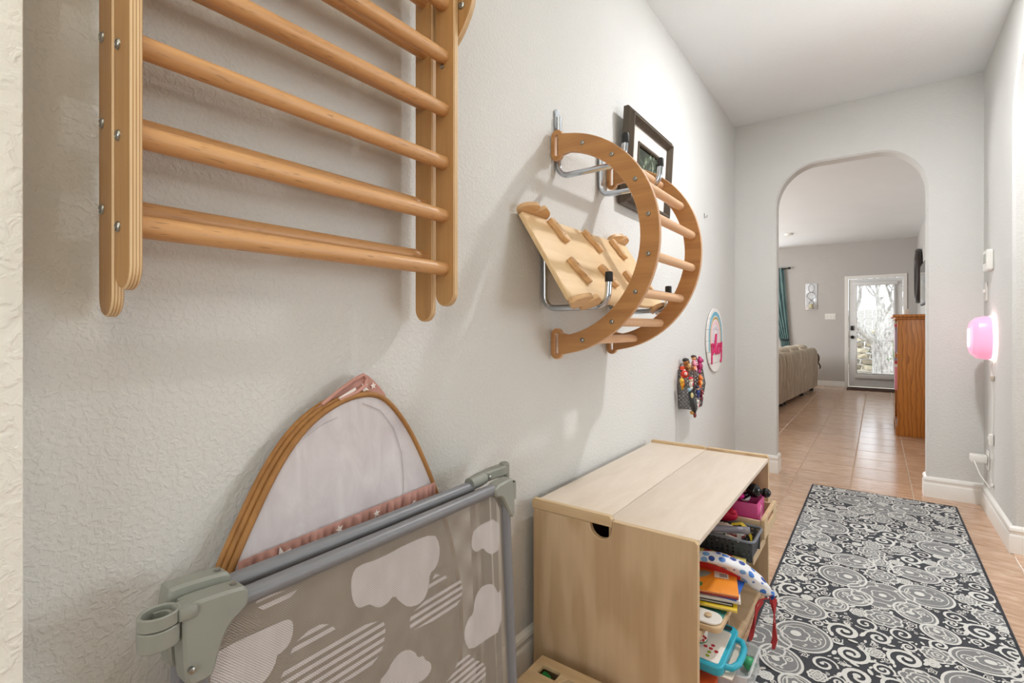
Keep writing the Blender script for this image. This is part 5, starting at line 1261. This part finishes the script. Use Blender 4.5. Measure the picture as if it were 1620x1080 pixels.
# window with curtain
Wn = bpy.data.objects.new('window_1', None); COL.objects.link(Wn); Wn.location = (-1.45, YF + 0.06, 0.65); ORG[Wn.name] = Vector(Wn.location); struct(Wn, 'bright living room window behind the teal curtain')
b = nb(); prism(b, [(-2.2, 0.65), (-0.70, 0.65), (-0.70, 2.2), (-2.2, 2.2)], XZ, YF + 0.04, YF + 0.10, holes=[[(-2.15, 0.70), (-1.47, 0.70), (-1.47, 1.40), (-2.15, 1.40)], [(-1.43, 0.70), (-0.75, 0.70), (-0.75, 1.40), (-1.43, 1.40)], [(-2.15, 1.45), (-1.47, 1.45), (-1.47, 2.15), (-2.15, 2.15)], [(-1.43, 1.45), (-0.75, 1.45), (-0.75, 2.15), (-1.43, 2.15)]]); obj('window_frame', b, M_TRIM, Wn)
for x0, x1, z0, z1 in ((-2.155, -1.465, .695, 1.405), (-1.435, -.745, .695, 1.405), (-2.155, -1.465, 1.445, 2.155), (-1.435, -.745, 1.445, 2.155)): obj('pane', bx(x0, x1, YF + 0.066, YF + 0.070, z0, z1), M_GLASS, Wn, smooth=False)
obj('window_sill', bx(-2.25, -0.66, YF - 0.03, YF + 0.04, 0.62, 0.65, 0.004), M_TRIM, Wn)
b = nb(); tube(b, [(-2.45, YF - 0.07, 2.335), (-1.4, YF - 0.07, 2.335), (-0.545, YF - 0.07, 2.335)], 0.011, 12); CR = thing('curtain_rod', 'black curtain rod with ball end over the living room window', 'curtain rod', (-1.45, YF - 0.07, 2.3))
obj('rod', b, M_BLACK, CR)
b = nb(); lathe(b, [(.011, -.545), (.016, -.540), (.012, -.530), (.022, -.515), (.024, -.50), (.018, -.482), (.004, -.476)], (0, YF - .07, 2.335), 'X', 14); obj('finial', b, M_BLACK, CR)
obj('bracket', bx(-0.592, -0.575, YF - 0.075, YF - 0.001, 2.318, 2.330, 0.002), M_BLACK, CR)
CU_ = thing('curtain', 'teal grommet curtain tied back beside the window', 'curtain', (-0.65, YF - 0.07, 0.06))
m, n, l, bb = base('teal_cloth', 0.8, 0, lin((88, 138, 140)), 0.2); f = noise(n, l, coords(n, l, (8, 8, 1)), 3, 3); l.new(ramp(n, l, f, [(0.3, lin((92, 122, 123))), (0.7, lin((132, 160, 160)))]), bb.inputs['Base Color'])
bb.inputs['Subsurface Weight'].default_value = 0.0
b = nb(); rows = []; NX = 64; NZ = 30
for j in range(NZ + 1):
    s = j / NZ; z = 2.345 - s * (2.345 - 0.06); g = min(1.0, s / 0.66)
    xl = -1.0 + (0.35) * (g ** 1.6); xr = -0.600 + 0.105 * min(1, s / 0.7)
    if s > .7: xl -= 0.05 * (s - .7) / .3
    rows.append([b.verts.new((xl + (xr - xl) * i / NX, YF - 0.07 + 0.030 * (1 - .35 * g) * math.sin(i / NX * 2 * PI * 5.5), z)) for i in range(NX + 1)])
for a, c in zip(rows, rows[1:]):
    for i in range(NX): b.faces.new((a[i], a[i + 1], c[i + 1], c[i]))
co = obj('curtain_panel', b, m, CU_, ang=180); so_ = co.modifiers.new('thickness', 'SOLIDIFY'); so_.thickness = 0.003
for k in range(5):
    b = nb(); x = -0.965 + k * 0.073; tube(b, [(x, YF - .07 + .022 * math.cos(t), 2.335 + .022 * math.sin(t)) for t in [2 * PI * i / 16 for i in range(16)]], 0.004, 8, closed=True); obj('grommet', b, M_STEEL, CU_)
b = nb(); tube(b, [(-0.655, YF - .105, 0.90), (-0.58, YF - .115, 0.885), (-0.50, YF - .10, 0.90)], 0.012, 8); obj('tie_back', b, M_BLACK, CU_)
# sconce with a candle holder, switch plate
SCN = thing('mirror_sconce', 'white mirrored wall sconce with wire loops and a candle glass', 'wall sconce', (-0.126, YF - 0.03, 1.49))
obj('mirror_plate', bx(-0.226, -0.026, YF - 0.012, YF - 0.001, 1.493, 2.008, 0.002), plain('mirror_white', (232, 236, 240), 0.12, 0.35), SCN)
b = nb()
def loopw(zc, rx, rz): tube(b, [(-0.126 + rx * math.sin(2 * PI * i / 24), YF - 0.020, zc + rz * math.cos(2 * PI * i / 24)) for i in range(24)], 0.004, 6, closed=True)
loopw(1.915, 0.048, 0.080); tube(b, [(-0.126 + s * a, YF - 0.020, z) for s in (1,) for a, z in ((0.0, 1.835), (.05, 1.82), (.085, 1.76), (.03, 1.70), (-.03, 1.65), (-.05, 1.60))], 0.004, 6)
tube(b, [(-0.126 - a, YF - 0.020, z) for a, z in ((0.0, 1.835), (.05, 1.82), (.085, 1.76), (.03, 1.70), (-.03, 1.65), (-.05, 1.60))], 0.004, 6); obj('wire_loops', b, plain('wire_pewter', (150, 152, 158), 0.3, 0.7), SCN)
obj('candle_shelf', bx(-0.172, -0.080, YF - 0.10, YF - 0.012, 1.508, 1.516, 0.001), M_STEEL, SCN)
b = nb(); lathe(b, [(.034, 1.516), (.036, 1.520), (.036, 1.600), (.033, 1.600), (.032, 1.525), (.001, 1.524)], (-0.126, YF - .056, 0), 'Z', 18)
tag(obj('candle_glass', b, plain('frosted_amber', (206, 196, 160), 0.3), origin=(-0.126, YF - .056, 1.516)), 'pale candle glass standing on the mirrored sconce', 'candle holder')
S3 = thing('light_switch', 'white three-gang switch plate beside the back door', 'light switch', (0.19, YF - .004, 1.3))
b = nb(); prism(b, rrect(0.101, 0.277, 1.296, 1.410, 0.008), XZ, YF - 0.007, YF - 0.0005, bev=0.002); obj('plate', b, M_WHITEP, S3)
for x in (0.135, 0.189, 0.243): obj('toggle', bx(x - .006, x + .006, YF - 0.018, YF - 0.007, 1.342, 1.364, 0.002), M_TRIM, S3)
b = nb(); lathe(b, [(.066, 0.0), (.066, -.012), (.058, -.030), (.020, -.034)], (-0.305, 9.75, 2.754), 'Z', 24); o = obj('smoke_detector', b, M_WHITEP, origin=(-0.305, 9.75, 2.72)); tag(o, 'white round smoke detector on the living room ceiling', 'smoke detector')
# sofa, seen from behind
SF = thing('sofa', 'beige suede reclining sofa seen from behind', 'sofa', (-0.5, 8.6, 0.0))
m, n, l, bb = base('beige_suede', 0.85, 0, lin((158, 142, 122)), 0.15)
f = noise(n, l, coords(n, l, (2, 6, 1.2)), 3.2, 5, 0.6, 0.8); l.new(ramp(n, l, f, [(0.3, lin((146, 132, 114))), (0.5, lin((182, 168, 148))), (0.7, lin((204, 190, 172)))]), bb.inputs['Base Color']); bump(n, l, bb, f, 0.02, 0.4)
M_SUEDE = m
def sofa_pt(s, d, z):     # s metres along the back from near end, d inwards
    y = 6.15 + s; x = -0.205 + 0.066 * (y - 7.0); return Vector((x - d, y, z))
for s0, s1 in ((0.0, 2.0), (2.02, 4.62)):
    b = nb(); ns = 16; sec = [(0.0, 0.07), (-0.012, 0.30), (-0.014, 0.60), (0.004, 0.72), (0.035, 0.762), (0.10, 0.765), (0.13, 0.70), (0.12, 0.07)]
    rows = []
    for i in range(ns + 1):
        s = s0 + (s1 - s0) * i / ns; e = 0.012 if i in (0, ns) else 0.0; wob = 0.006 * math.sin(i * 2.1)
        rows.append([b.verts.new(sofa_pt(s, d + e * (1 if k < 5 else 0) + (wob if 0 < k < 4 else 0), z - (0.02 if i in (0, ns) and k > 2 else 0) + 0.006 * math.sin(i * 1.3) * (1 if k > 2 and k < 6 else 0))) for k, (d, z) in enumerate(sec)])
    for a, c in zip(rows, rows[1:]):
        for k in range(len(sec)): b.faces.new((a[k], a[(k + 1) % len(sec)], c[(k + 1) % len(sec)], c[k]))
    b.faces.new(rows[0]); b.faces.new(rows[-1][::-1]); obj('back_panel', b, M_SUEDE, SF, ang=60)
for s in (0.35, 1.0, 1.65, 2.45, 3.15, 3.9):
    b = nb(); bmesh.ops.create_icosphere(b, subdivisions=3, radius=1.0); c = sofa_pt(s, 0.19, 0.70)
    for v in b.verts:
        k = Vector(v.co); sg = lambda q: math.copysign(abs(q) ** 0.6, q); v.co = c + Vector((sg(k.x) * .13, sg(k.y) * .335, sg(k.z) * .125 + .012 * math.sin(k.y * 7)))
    obj('headrest_cushion', b, M_SUEDE, SF, ang=180)
b = nb()
for s0, s1 in ((0.02, 4.60),):
    p = [sofa_pt(s0, 0.13, 0), sofa_pt(s1, 0.13, 0), sofa_pt(s1, 0.98, 0), sofa_pt(s0, 0.98, 0)]
    lo_ = [b.verts.new((q.x, q.y, 0.09)) for q in p]; hi_ = [b.verts.new((q.x, q.y, 0.46)) for q in p]
    for k in range(4): b.faces.new((lo_[k], lo_[(k + 1) % 4], hi_[(k + 1) % 4], hi_[k]))
    b.faces.new(lo_[::-1]); b.faces.new(hi_)
obj('seat_base', b, M_SUEDE, SF)
b = nb(); c = sofa_pt(4.63, 0.5, 0.0); prism(b, smooth_poly([(c.x - .45, .09), (c.x + .40, .09), (c.x + .42, .5), (c.x + .36, .62), (c.x + .2, .66), (c.x - .40, .60), (c.x - .47, .5)], 2), XZ, c.y, c.y + 0.14, bev=0.03); obj('armrest', b, M_SUEDE, SF)
for s in (0.06, 1.9, 2.1, 3.4, 4.3):
    q = sofa_pt(s, 0.06, 0); obj('foot', bx(q.x - .03, q.x + .03, q.y - .03, q.y + .03, 0.0, 0.09, 0.004), M_BLACK, SF)
b = nb(); q = sofa_pt(4.72, 0.04, 0.56); ell(b, q + Vector((0.0, 0, 0)), (.05, .06, .10), 0, 14, 10); tube(b, [q + Vector((.03, .0, -.08)), q + Vector((.06, .01, -.15)), q + Vector((.05, .0, -.19))], .012, 8)
tag(obj('sofa_throw', b, plain('brown_throw', (86, 68, 52), 0.85), origin=q), 'dark brown throw hanging over the far sofa arm', 'throw')
# oak bookcase
BK = thing('oak_bookcase', 'golden oak bookcase with a moulded top against the living room wall', 'bookcase', (1.29, 7.0, 0.0))
obj('end_panel', bx(1.095, 1.495, 6.550, 6.575, 0.0, 1.212, 0.003), M_OAK, BK); obj('end_panel', bx(1.095, 1.495, 7.425, 7.45, 0.0, 1.212, 0.003), M_OAK, BK)
obj('back_panel', bx(1.483, 1.495, 6.575, 7.425, 0.06, 1.212), M_OAK, BK)
for z in (0.06, 0.45, 0.84): obj('shelf', bx(1.10, 1.483, 6.575, 7.425, z, z + 0.022, 0.002), M_OAK, BK)
b = nb(); prism(b, [(6.575, 0.0), (6.66, 0.0), (6.70, 0.06), (7.30, 0.06), (7.34, 0.0), (7.425, 0.0), (7.425, 0.09), (6.575, 0.09)], YZ, 1.083, 1.095, bev=.001); obj('plinth', b, M_OAK, BK)
b = nb(); prof = [(0.0, 1.212), (0.018, 1.216), (0.030, 1.232), (0.042, 1.240), (0.042, 1.262), (0.0, 1.262)]
prism(b, rrect(1.055, 1.499, 6.512, 7.488, 0.003), XY, 1.236, 1.262, bev=.004); prism(b, rrect(1.075, 1.499, 6.532, 7.468, 0.003), XY, 1.2125, 1.236, bev=.004); obj('top_moulding', b, M_OAK, BK)
cols = [('pink', (222, 140, 160)), ('white', (230, 226, 222)), ('red', (190, 50, 60)), ('lilac', (170, 160, 190)), ('grey', (150, 150, 160)), ('rose', (214, 90, 110)), ('cream', (226, 214, 190))]
for z, lvl in ((0.4725, 'middle'), (0.8625, 'top'), (0.0825, 'bottom')):
    y = 6.578
    for k in range(7):
        nm, c = cols[(k + (3 if z > .8 else 0) + (5 if z < .2 else 0)) % 7]; th = 0.028 + 0.006 * (k % 3); hh = 0.24 + 0.03 * (k % 4)
        if hh > .33: hh = .33
        t = bpy.data.objects.new('shelf_book', None); COL.objects.link(t); t.location = (1.2, y + th / 2, z); ORG[t.name] = Vector(t.location)
        tag(t, '%s book standing on the %s shelf of the oak bookcase' % (nm, lvl), 'book', 'books in the oak bookcase')
        cm = plain('spine_' + nm, c, .5)
        dx = .028 if z < .2 else 0.0
        obj('cover', bx(1.077 + dx, 1.30 + dx, y, y + .002, z + .0003, z + hh), cm, t); obj('cover', bx(1.077 + dx, 1.30 + dx, y + th - .002, y + th, z + .0003, z + hh), cm, t); obj('spine', bx(1.075 + dx, 1.077 + dx, y, y + th, z + .0003, z + hh), cm, t); obj('pages', bx(1.08 + dx, 1.297 + dx, y + .002, y + th - .002, z + .004, z + hh - .004), M_PAPER, t)
        y += th + .0015
b = nb(); lathe(b, [(.022, 1.2625), (.025, 1.265), (.026, 1.318), (.023, 1.320), (.021, 1.27), (.001, 1.268)], (1.165, 6.62, 0), 'Z', 18)
tag(obj('white_jar', b, M_WHITEP, origin=(1.165, 6.62, 1.2625)), 'small white jar on the corner of the oak bookcase', 'jar')
# oval mirror and framed panel on the right wall
OM = thing('oval_mirror', 'oval dark-framed mirror on the living room right wall', 'mirror', (1.48, 10.3, 1.55))
def oval(ry, rz): return [(10.35 + ry * math.cos(2 * PI * i / 40), 1.965 + rz * math.sin(2 * PI * i / 40)) for i in range(40)]
b = nb(); prism(b, oval(.36, .44), YZ, 1.42, 1.499, holes=[oval(.27, .35)], bev=.02); obj('frame', b, plain('espresso', (44, 34, 30), 0.3), OM)
b = nb(); prism(b, oval(.275, .355), YZ, 1.465, 1.475); obj('glass', b, plain('mirror_glass', (210, 214, 214), 0.05, 1.0, var=.01), OM)
FP = thing('framed_panel', 'tall dark framed picture standing on the oak bookcase by the wall', 'picture', (1.46, 6.95, 1.2625))
b = nb(); prism(b, [(6.70, 1.2635), (7.20, 1.2635), (7.20, 1.60), (6.70, 1.60)], YZ, 1.452, 1.485, holes=[[(6.74, 1.30), (7.16, 1.30), (7.16, 1.56), (6.74, 1.56)]], bev=.004); obj('frame', b, M_BLACK, FP)
obj('print', bx(1.462, 1.478, 6.735, 7.165, 1.295, 1.565), plain('greenish_print', (120, 140, 136), 0.2), FP)
TVp = thing('television', 'thin dark television on the living room right wall', 'television', (1.47, 8.7, 1.4))
b = nb(); prism(b, rrect(8.15, 9.45, 1.45, 2.03, .01), YZ, 1.435, 1.470, bev=.004); obj('screen_body', b, M_BLACK, TVp); obj('screen', bx(1.4335, 1.4352, 8.17, 9.43, 1.47, 2.01), plain('screen_glass', (24, 30, 32), 0.06), TVp); obj('wall_mount', bx(1.47, 1.4995, 8.6, 9.0, 1.6, 1.9), M_BLACK, TVp)

# ================================================================== GARDEN BEHIND THE DOOR
struct(obj('ground_outside', bx(-8, 9, YF + 0.14, 26, -0.20, -0.06), plain('garden_ground', (150, 140, 122), 0.9, var=0.25)), 'dry garden ground outside the back door')
TR = thing('garden_tree', 'pale-barked spreading tree outside the glazed door', 'tree', (1.02, 14.2, -0.06))
m, n, l, bb = base('pale_bark', 0.9, 0, lin((190, 186, 180))); f = noise(n, l, coords(n, l, (9, 9, 2.5)), 3, 5); l.new(ramp(n, l, f, [(0.3, lin((116, 110, 104))), (0.5, lin((186, 182, 176))), (0.75, lin((226, 224, 220)))]), bb.inputs['Base Color']); bump(n, l, bb, f, 0.02, 0.6)
b = nb(); tr = random.Random(4)
def limb(p, d, r, ln, lev):
    pts = [Vector(p)]; dd = Vector(d).normalized(); rs = [r]; n_ = 7
    for i in range(1, n_ + 1):
        dd = (dd + Vector((tr.uniform(-.22, .22), tr.uniform(-.22, .22), tr.uniform(-.05, .16)))).normalized(); pts.append(pts[-1] + dd * ln / n_); rs.append(r * (1 - .5 * i / n_))
    tube(b, pts, rs, 10 if lev < 2 else 6)
    if lev < 4:
        for k in range(3 if lev < 2 else 2):
            i = tr.randint(3, n_); nd = (dd + Vector((tr.uniform(-1, 1), tr.uniform(-.6, .6), tr.uniform(-.1, .7)))).normalized(); limb(pts[i], nd, rs[i] * .72, ln * .74, lev + 1)
tube(b, [(1.02, 14.2, -.08), (1.03, 14.2, .1), (1.02, 14.2, .5), (1.0, 14.2, .82)], [.27, .21, .19, .21], 14)
for d, r in (((-.75, .1, .8), .12), ((.15, .1, 1), .13), ((.85, -.1, .75), .11), ((-.25, -.3, 1), .09), ((-.95, -.1, .4), .085), ((.5, .2, 1), .085)): limb((1.0, 14.2, .74), d, r, 1.15, 0)
obj('trunk_and_branches', b, m, TR, ang=60)
SWl = thing('stone_wall', 'rough stacked stone garden wall behind the tree', 'stone wall', (1.0, 16.6, -0.06))
ms = [plain('stone_%d' % i, c, 0.9, var=0.2) for i, c in enumerate(((176, 162, 134), (150, 138, 116), (196, 184, 158), (134, 126, 112)))]
sr = random.Random(9)
for j in range(7):
    x = -0.6 + sr.uniform(-.1, .1)
    while x < 2.6:
        wd = sr.uniform(.18, .36); b = nb(); bmesh.ops.create_icosphere(b, subdivisions=1, radius=1.0)
        for v in b.verts: v.co = Vector((x + wd / 2 + math.copysign(abs(v.co.x) ** .6, v.co.x) * wd * .52, 16.6 + v.co.y * .14, -.02 + .155 * j + .08 + math.copysign(abs(v.co.z) ** .6, v.co.z) * .084)) + Vector((sr.uniform(-.012, .012), sr.uniform(-.02, .02), sr.uniform(-.008, .008)))
        obj('stone', b, sr.choice(ms), SWl); x += wd
PO = thing('flower_pot', 'terracotta flower pot outside the back door', 'plant pot', (1.45, 13.6, -0.06))
b = nb(); lathe(b, [(.10, -.06), (.115, -.055), (.155, .22), (.175, .22), (.178, .29), (.155, .29), (.145, .20), (.001, .19)], (1.42, 13.4, 0), 'Z', 24); obj('pot', b, plain('terracotta', (206, 130, 104), 0.8, var=.1), PO)
def leaves(c, r, nl, seed, lsz):
    q = random.Random(seed); b = nb()
    for _ in range(nl):
        p = Vector(c) + Vector((q.gauss(0, r[0]), q.gauss(0, r[1]), q.gauss(0, r[2]))); d = Vector((q.uniform(-1, 1), q.uniform(-1, 1), q.uniform(-.3, 1))).normalized(); s = d.orthogonal().normalized(); up_ = d.cross(s) * .25
        a = lsz * q.uniform(.6, 1.2); V = [b.verts.new(p), b.verts.new(p + d * a * .5 + s * a * .28 + up_ * a), b.verts.new(p + d * a), b.verts.new(p + d * a * .5 - s * a * .28 + up_ * a)]
        b.faces.new(V)
    return b
o = obj('leaf_crown', leaves((1.42, 13.4, .42), (.10, .10, .09), 260, 2, .07), plain('leaf_green', (96, 128, 70), 0.6, var=.25), PO, smooth=False); o['kind'] = 'stuff'
BS = thing('garden_shrub', 'green leafy shrub by the garden wall', 'shrub', (1.75, 15.2, -0.06))
o = obj('foliage', leaves((1.75, 15.2, .45), (.28, .2, .26), 1500, 3, .09), plain('shrub_green', (110, 140, 84), 0.6, var=.25), BS, smooth=False); o['kind'] = 'stuff'
b = nb()
for k in range(5): tube(b, [(1.75, 15.2, -.08), (1.75 + .08 * math.cos(k * 1.3), 15.2 + .08 * math.sin(k * 1.3), .15), (1.75 + .2 * math.cos(k * 1.3), 15.2 + .15 * math.sin(k * 1.3), .45)], [.02, .016, .008], 6)
obj('stems', b, m, BS)
FN = thing('garden_fence', 'pale weathered board fence at the end of the garden', 'fence', (1.0, 20.0, -0.06))
for k in range(40):
    x = -3.0 + k * .2; obj('board', bx(x, x + .19, 20.0, 20.02, -.06, 1.75 + .02 * math.sin(k * 3.3)), plain('weathered_board', (186, 182, 176), .9, var=.15), FN)
for z in (.3, 1.4): obj('rail', bx(-3.0, 5.0, 20.02, 20.06, z, z + .08), plain('weathered_board', (186, 182, 176)), FN)

# ================================================================== ROOMS OUT OF VIEW THAT LIGHT THE HALLWAY
Wd = bpy.data.objects.new('window_2', None); COL.objects.link(Wd); Wd.location = (4.9, 3.15, 0.7); ORG[Wd.name] = Vector(Wd.location); struct(Wd, 'dining room window beyond the side archway')
b = nb(); prism(b, [(2.3, .7), (4.0, .7), (4.0, 2.2), (2.3, 2.2)], YZ, 4.87, 4.92, holes=[[(2.36, .76), (3.12, .76), (3.12, 2.14), (2.36, 2.14)], [(3.18, .76), (3.94, .76), (3.94, 2.14), (3.18, 2.14)]]); obj('window_frame', b, M_TRIM, Wd)
for y0, y1 in ((2.355, 3.125), (3.175, 3.945)): obj('pane', bx(4.893, 4.897, y0, y1, .755, 2.145), M_GLASS, Wd, smooth=False)
CLp = thing('ceiling_lamp', 'recessed round ceiling lamp over the hallway', 'lamp', (LAMP[0], LAMP[1], LAMP[2]))
rg = lambda r: [(LAMP[0] + r * math.cos(2 * PI * i / 32), LAMP[1] + r * math.sin(2 * PI * i / 32)) for i in range(32)]
b = nb(); prism(b, rg(.095), XY, LAMP[2] - .008, LAMP[2] - .0005, holes=[rg(.078)], bev=.002); obj('trim_ring', b, M_TRIM, CLp)
b = nb(); prism(b, rg(.0775), XY, LAMP[2] - .004, LAMP[2] - .001); obj('lens', b, glow('lamp_lens', (255, 248, 238), 3.0), CLp)
d = bpy.data.lights.new('ceiling_lamp_light', 'AREA'); d.shape = 'DISK'; d.size = 0.10; d.energy = LAMP[3]; d.color = (0.97, 0.98, 1.0)
o = bpy.data.objects.new('ceiling_lamp_light', d); COL.objects.link(o); o.location = (LAMP[0], LAMP[1], LAMP[2] - 0.012)

def fill_floor_lamp(label, x, y, zt, watts, col, size):  # unseen uplighter, added as fill to brighten the ceiling
    t = thing('fill_floor_lamp', label, 'lamp', (x, y, 0.0))
    b = nb(); lathe(b, [(.13, 0.0005), (.135, .012), (.12, .022), (.02, .030), (.015, .05)], (x, y, 0), 'Z', 28); obj('base', b, M_STEEL, t)
    b = nb(); tube(b, [(x, y, .045), (x, y, zt * .5), (x, y, zt - .13)], .011, 14); obj('pole', b, M_STEEL, t)
    b = nb(); lathe(b, [(.012, zt - .13), (.06, zt - .10), (.13, zt - .045), (.165, zt), (.160, zt), (.125, zt - .04), (.05, zt - .092), (.005, zt - .10)], (x, y, 0), 'Z', 32); obj('bowl_shade', b, M_WHITEP, t)
    b = nb(); ell(b, (x, y, zt - .065), (.028, .028, .032), 0, 14, 10); obj('bulb', b, glow('bulb_glow', (255, 240, 216), 3.0), t)
    d = bpy.data.lights.new('fill_floor_lamp_light', 'SPOT'); d.energy = watts; d.color = col; d.spot_size = size; d.spot_blend = 0.6; d.shadow_soft_size = 0.12
    o = bpy.data.objects.new('fill_floor_lamp_light', d); COL.objects.link(o); o.location = (x, y, zt + .01); o.rotation_euler = (PI, 0, 0)
fill_floor_lamp('added fill uplighter standing in the entry behind the camera', 1.25, -0.45, 1.77, 78, (1.0, 0.90, 0.72), 2.7)
fill_floor_lamp('added fill uplighter standing in the side archway off the hallway', 1.53, 2.28, 1.84, 40, (1.0, 0.98, 0.95), 2.75)
